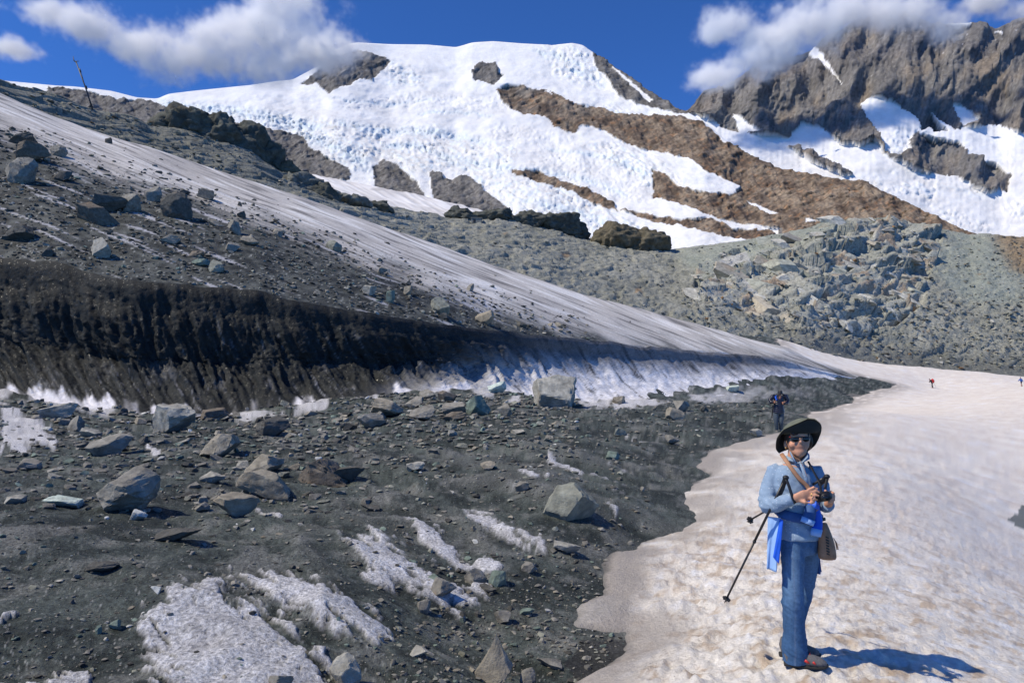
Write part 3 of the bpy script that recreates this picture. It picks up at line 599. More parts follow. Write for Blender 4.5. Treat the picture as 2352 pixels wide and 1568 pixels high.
# bare rock: gullies down the face with tilted blocks
gl = ridge((DU - .45 * DV) / 34, DV / 120, 3.0, 4); g1, e1, w1 = facet((DU - .6 * DV) / 30, (DV + .45 * DU) / 10, 8, 1.2); g2, e2, w2 = facet((DU - .2 * DV) / 7, (DV + .3 * DU) / 4.6, 9, 1.2)
wr = 14 * fbm(DU / 50, DV / 50, 61., 3)
rdis = (40 * (ridge((DU - .6 * DV + 1.4 * wr) / 60, (DV + .5 * DU + wr) / 110, 71., 5, .50) - .5) + 12 * (gl - .5) + 9 * g1 + 3 * g2 + 5 * fbm(DU / 5, DV / 4, 1., 3)) * sc * .46
dis = dis * (1 - rk) + rk * rdis
dn = gnormals(DP); dn *= -np.sign(dn[..., 1].mean())
lim = 1 - .75 * sstep(.965, 1.0, DT) * (1 - rk * .7)
tv_ = np.array([0, 0, CAM_Z]) - DP; tv_ /= np.linalg.norm(tv_, axis=-1, keepdims=True)
dn = dn + 1.3 * tv_; dn /= np.linalg.norm(dn, axis=-1, keepdims=True)
DP2 = DP + dn * (dis * lim)[..., None]
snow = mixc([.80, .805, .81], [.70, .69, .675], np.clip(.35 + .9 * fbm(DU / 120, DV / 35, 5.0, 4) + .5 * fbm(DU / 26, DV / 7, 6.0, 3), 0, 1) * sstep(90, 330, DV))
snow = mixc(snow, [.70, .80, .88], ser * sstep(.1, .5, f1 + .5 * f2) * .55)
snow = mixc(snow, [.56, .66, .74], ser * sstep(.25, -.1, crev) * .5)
snow = mixc(snow, [.62, .61, .59], ser * sstep(.5, .9, v2 + .5 * fbm(DU / 40, DV / 30, 2., 3)) * .45)
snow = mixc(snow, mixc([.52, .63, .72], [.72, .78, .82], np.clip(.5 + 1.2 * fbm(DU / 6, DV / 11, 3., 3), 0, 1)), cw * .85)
nb = fbm(DU / 40, DV / 24, 7.0, 4); nb2 = fbm(DU / 9, DV / 7, 8.0, 3)
brown = mixc([.105, .078, .06], [.27, .215, .16], np.clip(.48 + 1.5 * nb + .9 * nb2, 0, 1)); brown = mixc(brown, [.27, .14, .07], sstep(.1, .5, nb2 + .4 * (w1 - .5)) * .6)
brown = mixc(brown, [.20, .19, .175], sstep(.0, .5, fbm(DU / 80, DV / 40, 9., 3) + .15) * sstep(300, 190, DV))
grey = mixc([.10, .097, .095], [.21, .20, .19], np.clip(.5 + .9 * nb + .8 * nb2, 0, 1))
rc = mixc(grey, brown, br); rc = mixc(rc, [.055, .05, .048], sstep(.10, 0, e1) * .5)
rc = mixc(rc, snow, sstep(.42, .6, nb2 + .3 * fbm(DU / 6, DV / 6, 4., 2)) * .25 * sstep(200, 120, DV))
str_ = fbm((DU - .5 * DV) / 30, (DV + .45 * DU) / 3.2, 31., 3); rc = rc * (1 + .75 * str_ + .55 * fbm(DU / 3.5, DV / 3.5, 2., 2))[..., None]
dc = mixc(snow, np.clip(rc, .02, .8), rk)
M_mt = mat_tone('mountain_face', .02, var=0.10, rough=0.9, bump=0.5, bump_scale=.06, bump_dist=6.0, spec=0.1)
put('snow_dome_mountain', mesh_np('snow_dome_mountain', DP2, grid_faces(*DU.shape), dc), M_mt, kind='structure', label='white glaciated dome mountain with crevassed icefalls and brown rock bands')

# ================================================================== DARK PEAK TO THE RIGHT
us = np.arange(1540, 2660, 3.0)
pk_sky = smooth_cur([(1500, 330), (1560, 270), (1585, 250), (1605, 222), (1622, 203), (1660, 200), (1690, 184), (1740, 142), (1800, 133), (1840, 122), (1865, 112), (1900, 82), (1930, 65), (1960, 48), (2000, 38), (2050, 30), (2100, 40), (2140, 58), (2190, 52), (2230, 50), (2290, 64), (2330, 42), (2352, 36), (2500, 10), (2700, -40)], k=3)
pk_sky_j = lambda u: pk_sky(u) + 5 * fbm(u / 9, 0 * u, 3.0, 3)
pk_bot = cur([(1500, 420), (1900, 560), (2300, 700), (2700, 700)])
PP, PT, PU, PV = mountain(us, pk_sky_j, pk_bot, cur([(1500, 2600), (2000, 2200), (2700, 1900)]), cur([(1500, 2900), (1900, 3200), (2700, 3000)]), 200, 1.1)
wu = 8 * fbm(PU / 20, PV / 20, 1.5, 4); wv = 8 * fbm(PU / 20, PV / 20, 31.5, 4)
SN = [[(1976, 236), (2000, 222), (2035, 228), (2112, 271), (2116, 300), (2086, 319), (2094, 341), (2064, 363), (2035, 352), (2006, 293), (1985, 265)],
      [(1560, 270), (1600, 262), (1658, 293), (1727, 308), (1812, 318), (1841, 284), (1881, 293), (1932, 330), (1984, 333), (2002, 322), (2042, 363), (2060, 370), (2116, 398), (2189, 402), (2262, 441), (2313, 441), (2323, 399), (2280, 377), (2225, 357), (2207, 328), (2152, 317), (2110, 305), (2130, 290), (2150, 302), (2189, 298), (2284, 284), (2352, 308), (2700, 380), (2700, 760), (1500, 760)],
      [(1857, 124), (1870, 107), (1889, 125), (1914, 165), (1937, 200), (1907, 163), (1880, 137)], [(2189, 240), (2205, 240), (2250, 275), (2215, 290), (2195, 262)], [(2138, 256), (2150, 262), (2200, 300), (2180, 300)], [(2170, 50), (2230, 52), (2232, 60), (2180, 58)], [(1685, 262), (1700, 270), (1745, 305), (1700, 305)], [(2285, 70), (2300, 70), (2300, 80)],
      [(2290, 430), (2300, 445), (2330, 500), (2290, 470)]]
sn = polymask(PU, PV, SN, wu, wv)
isl = polymask(PU, PV, [[(1805, 335), (1830, 338), (1880, 365), (1930, 385), (1960, 405), (1930, 400), (1860, 372)]], wu, wv); sn = np.clip(sn - isl, 0, 1)
sc = 1.75
gl = ridge((PU + .28 * PV) / 42, PV / 170, 6.0, 4); g1, e1, w1 = facet((PU + .1 * PV) / 16, PV / 13, 11, 1.2); g2, e2, w2 = facet(PU / 6.5, PV / 5.5, 12, 1.2)
big = ridge(PU / 150, PV / 190, 2.0, 2)
wr = 16 * fbm(PU / 60, PV / 60, 61., 3)
dis = (1 - sn) * (95 * (big - .5) + 44 * (ridge((PU + .45 * PV + 1.5 * wr) / 75, (PV + wr) / 150, 71., 5, .48) - .5) + 14 * (gl - .5) + 5 * g1 + 3 * g2 + 4 * fbm(PU / 5, PV / 4, 1., 3)) * sc * .60
f1, c1_, v1 = facet((PU * .9 + PV * .4) / 16, (PV * .9 - PU * .4) / 7, 13, .9); f2, c2_, v2 = facet(PU / 8, PV / 5, 14, .9)
rough = sstep(300, 420, PV) * sstep(-.15, .3, fbm(PU / 90, PV / 50, 3., 3)) + polymask(PU, PV, [[(2060, 290), (2120, 300), (2095, 345), (2060, 365), (2020, 350)]], 2 * wu, wv)
dis += sn * (16 * fbm(PU / 130, PV / 70, 5., 4) + 3 * fbm(PU / 20, PV / 8, 6., 3) + rough * (f1 * 6 + f2 * 4 - 3 * sstep(.12, 0, c1_))) * sc * .6
pnn = gnormals(PP); pnn *= -np.sign(pnn[..., 1].mean())
tv_ = np.array([0, 0, CAM_Z]) - PP; tv_ /= np.linalg.norm(tv_, axis=-1, keepdims=True)
pnn = pnn + 1.3 * tv_; pnn /= np.linalg.norm(pnn, axis=-1, keepdims=True)
PP2 = PP + pnn * (dis * (1 - .7 * sstep(.97, 1, PT)))[..., None]
n1 = fbm(PU / 45, PV / 60, 3., 4); n2 = fbm(PU / 9, PV / 9, 4., 3)
rc = mixc([.105, .103, .107], [.205, .197, .19], np.clip(.45 + .9 * n1 + .6 * n2, 0, 1)); rc = mixc(rc, [.235, .19, .145], sstep(.0, .5, fbm(PU / 70 + PV / 200, PV / 110, 8., 3)) * .6)
rc = mixc(rc, [.75, .75, .78], sstep(.40, .6, fbm(PU / 5, PV / 6, 5., 3)) * .6 * sstep(230, 60, PV) * sstep(1850, 1950, PU))
sw = mixc([.78, .785, .80], [.67, .655, .64], np.clip(.4 + .8 * fbm(PU / 90, PV / 24, 5., 4), 0, 1) * sstep(280, 420, PV))
sw = mixc(sw, [.72, .80, .87], rough * sstep(.2, .5, f1) * .4)
str_ = fbm((PU + .25 * PV) / 3.6, (PV) / 34, 31., 3); rc = rc * (1 + .65 * str_ + .55 * fbm(PU / 3.5, PV / 3.5, 2., 2))[..., None]
pc = mixc(np.clip(rc, .02, .8), sw, sn)
put('rocky_peak', mesh_np('rocky_peak', PP2, grid_faces(*PU.shape), pc), M_mt, kind='structure', label='dark rocky peak with hanging glacier rising into cloud')
# ================================================================== ROCKS
def ico(n):
    bm = bmesh.new(); bmesh.ops.create_icosphere(bm, subdivisions=n, radius=1.0); bm.verts.ensure_lookup_table()
    V = np.array([v.co[:] for v in bm.verts]); F = np.array([[v.index for v in f.verts] for f in bm.faces]); bm.free(); return V, F
ICO = {1: ico(1), 2: ico(2), 3: ico(3), 4: ico(4), 5: ico(5)}
def rock_shape(seed, lvl, kind):
    """angular split stone inside the unit box -1..1: planes cut from a ball, bedding steps, chipped edges"""
    rs = np.random.RandomState(seed); D, F = ICO[lvl]
    n = {'block': 15, 'slab': 13, 'round': 22, 'spike': 12}[kind]
    N = rs.normal(size=(n, 3)); N /= np.linalg.norm(N, axis=1)[:, None]
    if kind in ('block', 'slab'):
        q = np.linalg.qr(rs.normal(size=(3, 3)))[0]
        if kind == 'slab' or rs.rand() < .6:
            a = rs.uniform(-.5, .5); q = np.array([[math.cos(a), math.sin(a), rs.uniform(-.55, .55)], [-math.sin(a) + rs.uniform(-.4, .4), math.cos(a), rs.uniform(-.55, .55)], [rs.uniform(-.4, .4), rs.uniform(-.4, .4), 1.0]])
            q /= np.linalg.norm(q, axis=1)[:, None]
        N = np.concatenate([N, q, -q])
    dist = rs.uniform(.74, 1.0, len(N))
    if kind in ('block', 'slab'): dist[-6:] = rs.uniform(.52, .9, 6)
    if kind == 'round': dist = rs.uniform(.86, 1.0, len(N))
    dots = D @ N.T; r = np.min(np.where(dots > .08, dist[None] / np.maximum(dots, .08), 9), axis=1); r = np.minimum(r, 1.25)
    P = D * r[:, None]
    o = rs.uniform(0, 50)
    P = P * (1 + .15 * fbm(P[:, 0] * 1.6 + o, P[:, 1] * 1.6, P[:, 2] * 1.6, 3))[:, None]
    ax = np.array([rs.uniform(-.35, .35), rs.uniform(-.35, .35), 1.0]); s = P @ ax * 5 + fbm(P[:, 0] * 2 + o, P[:, 1] * 2, P[:, 2] * 2, 2)
    step = (s - np.floor(s)); P = P * (1 + (.035 if kind != 'round' else .01) * (step - .5))[:, None]
    if lvl >= 3: P = P * (1 + .055 * fbm(P[:, 0] * 5 + o, P[:, 1] * 5, P[:, 2] * 5, 3))[:, None]
    P = P - (P.max(0) + P.min(0)) / 2; P = P / (np.ptp(P, axis=0) / 2)
    if kind == 'spike':
        f = np.interp(P[:, 2], [-1, -.2, .6, 1], [1, .86, .5, .16]); P[:, 0] = P[:, 0] * f - .12 * (P[:, 2] + 1) * .5; P[:, 1] *= f
    return P, F
def rock_poly(seed, kind, cuts):
    """angular stone: a block split along random joints, its flat faces slightly rough, edges chipped"""
    rs = np.random.RandomState(seed); bm = bmesh.new(); bmesh.ops.create_cube(bm, size=2.0)
    tq = Matrix.Rotation(rs.uniform(-.8, .8), 3, 'X') @ Matrix.Rotation(rs.uniform(-.8, .8), 3, 'Y') @ Matrix.Rotation(rs.uniform(-.6, .6), 3, 'Z')
    bmesh.ops.rotate(bm, cent=(0, 0, 0), matrix=tq, verts=bm.verts)
    n = {'block': 12, 'slab': 11, 'spike': 9, 'round': 18}[kind]
    for k in range(n):
        q = rs.normal(size=3); q /= np.linalg.norm(q)
        if kind == 'slab': q = q * np.array([1, 1, .55]); q /= np.linalg.norm(q)
        dd = rs.uniform(.52, .98) if kind != 'round' else rs.uniform(.80, 1.0)
        r = bmesh.ops.bisect_plane(bm, geom=bm.verts[:] + bm.edges[:] + bm.faces[:], plane_co=Vector(q * dd), plane_no=Vector(q), clear_outer=True)
        ed = [g for g in r['geom_cut'] if isinstance(g, bmesh.types.BMEdge)]
        if len(ed) >= 3: bmesh.ops.edgeloop_fill(bm, edges=ed)
    bmesh.ops.remove_doubles(bm, verts=bm.verts, dist=.02)
    try: bmesh.ops.bevel(bm, geom=bm.edges[:], offset=.045, segments=1, affect='EDGES', clamp_overlap=True)
    except Exception: pass
    bmesh.ops.triangulate(bm, faces=bm.faces)
    for _ in range(cuts):
        lim = .42 if _ == 0 else .24
        ee = [e for e in bm.edges if e.calc_length() > lim]
        if ee: bmesh.ops.subdivide_edges(bm, edges=ee, cuts=1); bmesh.ops.triangulate(bm, faces=bm.faces)
    bmesh.ops.recalc_face_normals(bm, faces=bm.faces); bm.verts.index_update()
    P = np.array([v.co[:] for v in bm.verts]); F = np.array([[v.index for v in f.verts] for f in bm.faces]); bm.free()
    o = rs.uniform(0, 50); ax = np.array([rs.uniform(-.35, .35), rs.uniform(-.35, .35), 1.0]); s = P @ ax * 4.5 + fbm(P[:, 0] * 2 + o, P[:, 1] * 2, P[:, 2] * 2, 2); st_ = s - np.floor(s)
    P = P * (1 + .10 * fbm(P[:, 0] * 2.2 + o, P[:, 1] * 3, P[:, 2] * 3, 3) + .045 * (st_ - .5) + .04 * fbm(P[:, 0] * 8 + o, P[:, 1] * 9, P[:, 2] * 9, 2))[:, None]
    P = P - (P.max(0) + P.min(0)) / 2; P = P / (np.ptp(P, axis=0) / 2)
    if kind == 'spike':
        f = np.interp(P[:, 2], [-1, -.2, .6, 1], [1, .86, .5, .16]); P[:, 0] = P[:, 0] * f - .12 * (P[:, 2] + 1) * .5; P[:, 1] *= f
    return P, F
ROCKC = {'pale': (.33, .32, .28), 'grey': (.225, .215, .188), 'dark': (.10, .098, .088), 'green': (.235, .24, .20), 'teal': (.16, .205, .175), 'tan': (.27, .245, .195), 'brown': (.15, .13, .105), 'white': (.50, .51, .49), 'mint': (.45, .52, .47), 'rust': (.30, .185, .095)}
M_rock = mat_tone('schist_rock', 5.0, var=0.38, rough=0.9, bump=0.75, bump_scale=9.0, bump_dist=0.06, spec=0.2)
def rock_mesh(seed, lvl, kind, sx, sy, sz, cname, rz, tilt):
    P, F = rock_poly(seed, kind, {3: 2, 4: 3, 5: 4}[lvl]); rs = np.random.RandomState(seed + 5)
    c = np.array(ROCKC[cname]); k = fbm(P[:, 0] * 2 + seed, P[:, 1] * 2, P[:, 2] * 2, 4)
    C = c[None] * (1 + .55 * k)[:, None]; C = mixc(C, np.array(ROCKC['rust']) * .8, sstep(.3, .55, fbm(P[:, 0] * 1.3, P[:, 1] * 1.3 + seed, P[:, 2] * 1.3, 3)) * .35)
    C = np.clip(C, .02, .7)
    M = np.array((Matrix.Rotation(rz, 3, 'Z') @ Matrix.Rotation(tilt, 3, 'Y')))
    Q = P * np.array([sx, sy, sz]) @ M.T; Q[:, 2] -= Q[:, 2].min(); Q[:, 2] -= .20 * Q[:, 2].max()
    # keep the silhouette size that was asked for
    w = np.ptp(Q[:, 0]) / 2; Q[:, 0] *= sx / w
    me_ = mesh_np('stone', Q, F, C); me_.set_sharp_from_angle(angle=R(32)); return me_
def hit_ground(u, v): p = drop2(u, v); return p
def drop2(u, v):
    ds = np.geomspace(2.3, 170, 900); p = P3(np.full(900, u), np.full(900, v), ds)
    i0 = (u - (-260)) / 3.3; gz = ground_z(p[:, 0], p[:, 1]); i = np.argmax(p[:, 2] < gz)
    if i == 0: return None
    t = (p[i - 1, 2] - gz[i - 1]) / ((p[i - 1, 2] - gz[i - 1]) - (p[i, 2] - gz[i]) + 1e-9); return p[i - 1] + (p[i] - p[i - 1]) * t
class Sheet:
    """look up points of a built hillside by picture position"""
    def __init__(s, U, P, rows): s.u0 = U[0, 0]; s.du = U[0, 1] - U[0, 0]; s.P = P[rows]; s.U, s.V = proj(s.P); s.Vm = np.minimum.accumulate(s.V, axis=0)
    def at(s, u, v):
        j = int(round((u - s.u0) / s.du))
        if j < 0 or j >= s.P.shape[1]: return None
        col = s.Vm[:, j]
        if v > col[0] or v < col[-1]: return None
        i = int(np.searchsorted(-col, -v)); i = min(max(i, 1), len(col) - 1); return s.P[i, j].copy()
SH_G = Sheet(GLAC[0], GLAC[3], np.where(GLAC[1][:, 0] == 2)[0]); SH_M = Sheet(MOR[0], MOR[3], np.arange(5, 5 + NM))
ROCKS = [  # left, right, top, bottom (px of the 2352 frame), shape, colour, label
 (0,73,362,427,'round','grey','rounded dark grey boulder on the slope at the left edge of the picture'),
 (15,108,331,376,'slab','brown','brownish flat slab lying above the rounded boulder at the left edge'),
 (0,77,304,335,'slab','dark','dark low rock, topmost of the pile at the left edge'),
 (109,149,333,362,'round','grey','smooth grey rock just right of the brownish flat slab'),
 (114,164,393,417,'slab','dark','low dark slab right of the rounded boulder at the left edge'),
 (239,256,316,331,'block','dark','small dark block alone on the bare ice high on the slope'),
 (167,265,465,520,'slab','brown','long brown-black slab below a heap of dark rocks on the slope'),
 (208,294,446,492,'slab','dark','dark flat slab leaning in the heap of rocks on the slope'),
 (263,325,448,492,'block','grey','grey block at the right side of the dark leaning slab'),
 (330,367,424,468,'block','grey','grey upright block just left of the largest dark boulder on the slope'),
 (366,436,441,509,'round','dark','largest dark lumpy boulder on the gritty glacier slope'),
 (446,497,434,461,'slab','grey','flat grey slab propped like a table right of the dark lumpy boulder'),
 (408,431,434,449,'block','dark','small dark stone behind the dark lumpy boulder'),
 (518,554,505,542,'block','grey','grey wedge-shaped stone on the middle of the gritty slope'),
 (543,564,484,502,'block','dark','small dark stone above the grey wedge-shaped stone'),
 (478,509,505,522,'slab','tan','tan flat stone left of the grey wedge-shaped stone'),
 (202,252,547,600,'block','pale','pale angular boulder standing above the black part of the ice wall'),
 (0,80,517,558,'block','dark','broad dark rock at the left edge above the black ice wall'),
 (94,120,570,594,'block','dark','dark stone at the brink of the ice wall left of the pale angular boulder'),
 (478,514,597,630,'round','green','smooth grey-green rock beside a small teal slab on the slope'),
 (441,480,596,614,'slab','teal','teal striped slab leaning on the smooth grey-green rock'),
 (434,468,577,595,'block','brown','dark brown block above the teal striped slab'),
 (362,407,539,561,'slab','tan','light tan slab on the slope below the heap of dark rocks'),
 (506,543,556,578,'block','grey','low grey block below the tan slab pair on the slope'),
 (547,593,543,566,'slab','tan','tan slab pointing right on the gritty slope'),
 (624,648,524,547,'block','grey','grey stone at the upper rim of the grit on the slope'),
 (743,783,553,578,'block','green','greenish boulder with a dark right side on the streaked bare ice'),
 (990,1036,685,730,'block','green','green-grey boulder near the brink in the middle of the ice wall'),
 (1089,1135,714,748,'block','tan','tan-grey block close to the brink, right of the green-grey boulder'),
 (1069,1088,651,671,'block','grey','lone small block on bare ice above the tan-grey block'),
 (886,907,668,700,'block','teal','upright greenish stone on the slope left of the green-grey boulder'),
 (925,946,658,681,'block','tan','small tan upright stone right of the upright greenish stone'),
 (929,944,643,658,'block','dark','small dark stone above the tan upright stone'),
 (831,866,656,681,'slab','pale','pale flat slab left of the upright greenish stone'),
 (1006,1028,719,734,'slab','dark','small dark slab at the foot of the green-grey boulder'),
 (860,888,612,631,'slab','grey','grey slab at the upper edge of the grit, middle of the slope'),
 (1274,1293,740,753,'slab','tan','yellowish small stone on the ice near the right end of the grit'),
 (1185,1209,738,753,'block','dark','small dark rock at the brink right of the tan-grey block'),
 (1218,1322,862,942,'block','pale','largest pale boulder, standing in front of the ice wall'),
 (852,927,918,956,'slab','tan','big tan slab with a black hollow under its right side'),
 (818,883,952,986,'slab','grey','thin slanting slab at the lower left of the big tan slab'),
 (931,992,928,962,'block','grey','grey block right of the big tan slab'),
 (1018,1074,924,955,'block','grey','grey upper rock of a pair left of the teal sloping slab'),
 (1019,1074,945,968,'slab','brown','brown lower rock of a pair left of the teal sloping slab'),
 (1066,1125,911,957,'slab','teal','teal sloping slab left of the largest pale boulder'),
 (1120,1165,878,905,'slab','mint','pale mint slab near the foot of the ice wall'),
 (960,1001,894,917,'slab','grey','grey slab at the snow strip behind the big tan slab'),
 (1002,1047,899,925,'slab','brown','brown slab between the snow strip and the teal sloping slab'),
 (924,972,911,937,'slab','grey','flat grey slab behind the grey block beside the big tan slab'),
 (1142,1177,929,958,'block','grey','grey stone directly left of the foot of the largest pale boulder'),
 (1187,1218,880,900,'block','dark','dark rock tucked behind the left side of the largest pale boulder'),
 (1407,1438,911,929,'slab','tan','tan wedge at the foot of the white part of the ice wall'),
 (1530,1573,937,967,'block','tan','olive-tan block in front of a dark rock, left of the man in black'),
 (1548,1585,921,946,'block','grey','dark grey rock behind the olive-tan block'),
 (1608,1629,931,949,'block','dark','small dark rock right of the olive-tan block'),
 (1409,1441,983,1001,'block','green','grey-green wedge on the open debris right of the largest boulder'),
 (1529,1561,1000,1019,'slab','grey','flat grey stone below the olive-tan block'),
 (1390,1425,1038,1057,'slab','teal','teal layered slab at the end of a white ice streak'),
 (1668,1703,885,902,'slab','mint','pale mint rock at the foot of the white wall left of the man'),
 (1267,1292,968,981,'block','tan','small tan cube below the shadow of the largest pale boulder'),
 (1171,1207,987,999,'slab','pale','pale flat stone below the largest pale boulder'),
 (1722,1752,985,1001,'slab','pale','flat pale stone at the feet of the man in black'),
 (337,443,931,1001,'block','pale','big pale block with a dark right face in front of the black wall'),
 (92,188,925,967,'slab','pale','pale slab with pitted top at the left, beside the snow strip'),
 (154,190,955,993,'block','grey','grey rock under the right end of the pitted pale slab'),
 (453,523,937,967,'slab','brown','dark brown slab right of the big pale block'),
 (583,661,961,1004,'round','dark','dark rounded rock alone right of the dark brown slab'),
 (460,543,1001,1052,'block','tan','tan-grey block with a pale vein below the big pale block'),
 (197,294,999,1052,'block','grey','grey boulder left of the tan-grey block with a pale vein'),
 (178,226,984,1005,'slab','pale','pale slab above the grey boulder at the left'),
 (176,332,1085,1176,'slab','grey','large worn grey boulder with an arch of shadow, left foreground'),
 (561,643,1049,1092,'block','tan','tan rock leaning behind the two-toned block'),
 (540,673,1081,1147,'block','tan','two-toned block with a bright left face and black right face'),
 (479,578,1136,1189,'block','tan','tan rounded block with a shaded front below the two-toned block'),
 (677,796,1054,1116,'block','brown','large brownish rock right of the two-toned block'),
 (746,837,1078,1114,'slab','dark','dark pointed slab leaning on the large brownish rock'),
 (39,92,1054,1078,'slab','grey','grey slab near the left edge above the worn grey boulder'),
 (102,178,1138,1165,'slab','mint','pale slab touching the left end of the worn grey boulder'),
 (2,51,1139,1159,'slab','pale','pale low stone at the very left edge of the foreground'),
 (292,333,1172,1198,'block','white','whitish stone below the worn grey boulder'),
 (349,451,1215,1243,'slab','dark','thin dark arched slab on the left foreground debris'),
 (188,263,1295,1314,'slab','dark','thin dark slab lying flat, lower left of the arched slab'),
 (456,513,1086,1111,'slab','pale','pale slab between the worn grey boulder and the two-toned block'),
 (439,477,1155,1176,'slab','grey','grey stone left of the tan rounded block'),
 (347,371,1348,1364,'block','white','small white stone above the large ice patch'),
 (246,277,1425,1446,'block','teal','greenish cube, right one of a pair beside the large ice patch'),
 (216,233,1437,1457,'block','teal','greenish upright stone, left one of a pair beside the large ice patch'),
 (753,830,1507,1580,'round','pale','pale smooth boulder at the bottom edge right of the large ice patch'),
 (1097,1184,1469,1590,'spike','tan','tall pointed pale rock at the bottom edge'),
 (1249,1382,1117,1203,'block','green','big pale green-grey boulder near the snow bank with a hollow beneath'),
 (979,1047,1334,1381,'block','grey','grey wedge resting on the lower end of a white ice patch'),
 (1066,1122,1307,1345,'block','grey','grey stone left of the teal cube'),
 (1122,1163,1312,1347,'block','teal','teal cube-shaped stone in the melt channel'),
 (1196,1235,1292,1318,'round','grey','grey rounded stone above right of the teal cube'),
 (956,987,1379,1410,'block','grey','small grey stone under the grey wedge'),
 (1136,1175,1404,1435,'block','grey','dark-sided stone in the channel below the teal cube'),
 (1269,1333,1245,1271,'slab','pale','pale flat rock below the big pale green-grey boulder'),
 (931,979,1488,1509,'slab','pale','pale oval stone left of the tall pointed rock'),
 (974,1013,1321,1336,'slab','teal','dark teal slab on top of a white ice patch'),
 (828,871,1161,1175,'slab','dark','thin dark slab below the dark pointed slab'),
 (1100,1136,1061,1077,'slab','tan','tan oval stone on the open debris in the middle'),
 (1184,1215,1108,1131,'block','grey','grey stone left of the big pale green-grey boulder'),
 (1235,1293,1514,1533,'slab','grey','flat grey stone right of the tall pointed rock'),
 (1100,1140,1343,1362,'slab','dark','dark slab at the foot of the teal cube'),
 (929,975,1063,1083,'slab','pale','pale broken slab left of the tan oval stone'),
 (608,670,1553,1590,'slab','grey','grey rock cut off by the bottom edge below the ice patch'),
 (1194,1232,1540,1585,'round','grey','rounded grey rock against the base of the tall pointed rock'),
 (1190,1228,1399,1413,'slab','teal','teal flat slab in the melt channel right of the dark-sided stone'),
]
CAT = lambda l: 'boulder' if 'boulder' in l else ('slab' if 'slab' in l else ('stone' if 'stone' in l or 'cube' in l or 'wedge' in l else 'rock'))
for i, (u0, u1, v0, v1, kind, cn, lab) in enumerate(ROCKS):
    u = (u0 + u1) / 2; w_, h_ = u1 - u0, v1 - v0
    wallv = float(ct_v(np.array(u)))
    on_slope = v1 < wallv + 2
    p = SH_G.at(u, v1 - .12 * h_) if on_slope else hit_ground(u, v1 - .10 * h_)
    if p is None: continue
    s = p[1] / F_PX; sx = w_ * s / 2; sz = h_ * s / 2 * (1.06 if kind != 'slab' else 1.0); sy = sx * random.uniform(.65, .9)
    lvl = 5 if w_ * h_ > 6000 else (4 if w_ * h_ > 1800 else 3)
    m = rock_mesh(100 + i * 3, lvl, kind, sx, sy, sz, cn, random.uniform(-.5, .5) if kind != 'spike' else 0.0, random.uniform(-.28, .28) if kind == 'slab' else random.uniform(-.12, .12))
    zt = max(v.co.z for v in m.vertices); k = (h_ * s * .94) / zt
    for v in m.vertices: v.co.z *= k
    p = p + np.array([0, sy * .35, 0])
    if not on_slope: p[2] = float(ground_z(p[0], p[1]))
    put('_'.join(['angular' if kind == 'block' else {'slab': 'flat', 'round': 'rounded', 'spike': 'pointed'}[kind], CAT(lab)]), m, M_rock, label=lab, cat=CAT(lab), kind='thing', loc=tuple(p))

# ------------------------------------------------------------------ small stones
def hull(seed, flat):
    rs = np.random.RandomState(seed); bm = bmesh.new()
    for q in rs.normal(size=(13, 3)):
        q = q / np.linalg.norm(q) * rs.uniform(.75, 1); bm.verts.new((q[0], q[1] * .8, q[2] * flat))
    r = bmesh.ops.convex_hull(bm, input=bm.verts); bmesh.ops.delete(bm, geom=[g for g in r['geom_interior'] if isinstance(g, bmesh.types.BMVert)], context='VERTS')
    bmesh.ops.triangulate(bm, faces=bm.faces); bm.verts.index_update()
    V = np.array([v.co[:] for v in bm.verts]); F = np.array([[v.index for v in f.verts] for f in bm.faces]); bm.free(); return V, F
HULLS = [hull(300 + i, [.35, .5, .7, .45][i % 4]) for i in range(16)]
rs = np.random.RandomState(5)
def colour_pick(zone):
    q = rs.rand()
    base = {'g': [('grey', .40), ('dark', .62), ('green', .74), ('teal', .84), ('tan', .93), ('pale', .985), ('white', 1.1)], 's': [('grey', .30), ('dark', .72), ('green', .82), ('tan', .92), ('teal', .96), ('pale', 1.1)], 'm': [('green', .5), ('grey', .68), ('pale', .88), ('tan', .94), ('rust', .96), ('dark', 1.1)]}[zone]
    for n_, t_ in base:
        if q < t_: return n_
STONES = []     # (point, size m, colour, zone, px)
def scatter(n, sheet, zone, uf, vf, lo, hi, pw, ok=None):
    made = 0; tries = 0
    while made < n and tries < n * 6:
        tries += 1; u, v = uf(), vf()
        if ok is not None and not ok(u, v): continue
        px = lo + (hi - lo) * rs.rand() ** pw
        STONES.append([u, v, px, zone, sheet]); made += 1
U_ = rs.uniform
# on the debris: dense rubble band under the wall, thinner in front
scatter(3400, 'G', 'g', lambda: U_(-40, 1330), lambda: 925 + abs(rs.normal(0, 75)), 3, 28, 2.3)
scatter(700, 'G', 'g', lambda: U_(-40, 850), lambda: U_(950, 1180), 6, 34, 2.2)
scatter(1300, 'G', 'g', lambda: U_(780, 1330), lambda: 905 + abs(rs.normal(0, 45)), 3, 22, 2.6)
scatter(1200, 'G', 'g', lambda: U_(1250, 1800), lambda: 925 + abs(rs.normal(0, 60)), 2.5, 16, 3.2)
scatter(5000, 'G', 'g', lambda: U_(-40, 1500), lambda: U_(1000, 1568), 3, 24, 5.0)
scatter(4500, 'G', 'g', lambda: U_(-40, 1650), lambda: 910 + abs(rs.normal(0, 160)), 2, 6, 1.6)
scatter(3800, 'G', 'g', lambda: U_(-40, 1500), lambda: U_(1050, 1568), 2, 7, 1.8)
scatter(900, 'G', 'g', lambda: U_(900, 1450), lambda: U_(1280, 1568), 3, 26, 4.0)
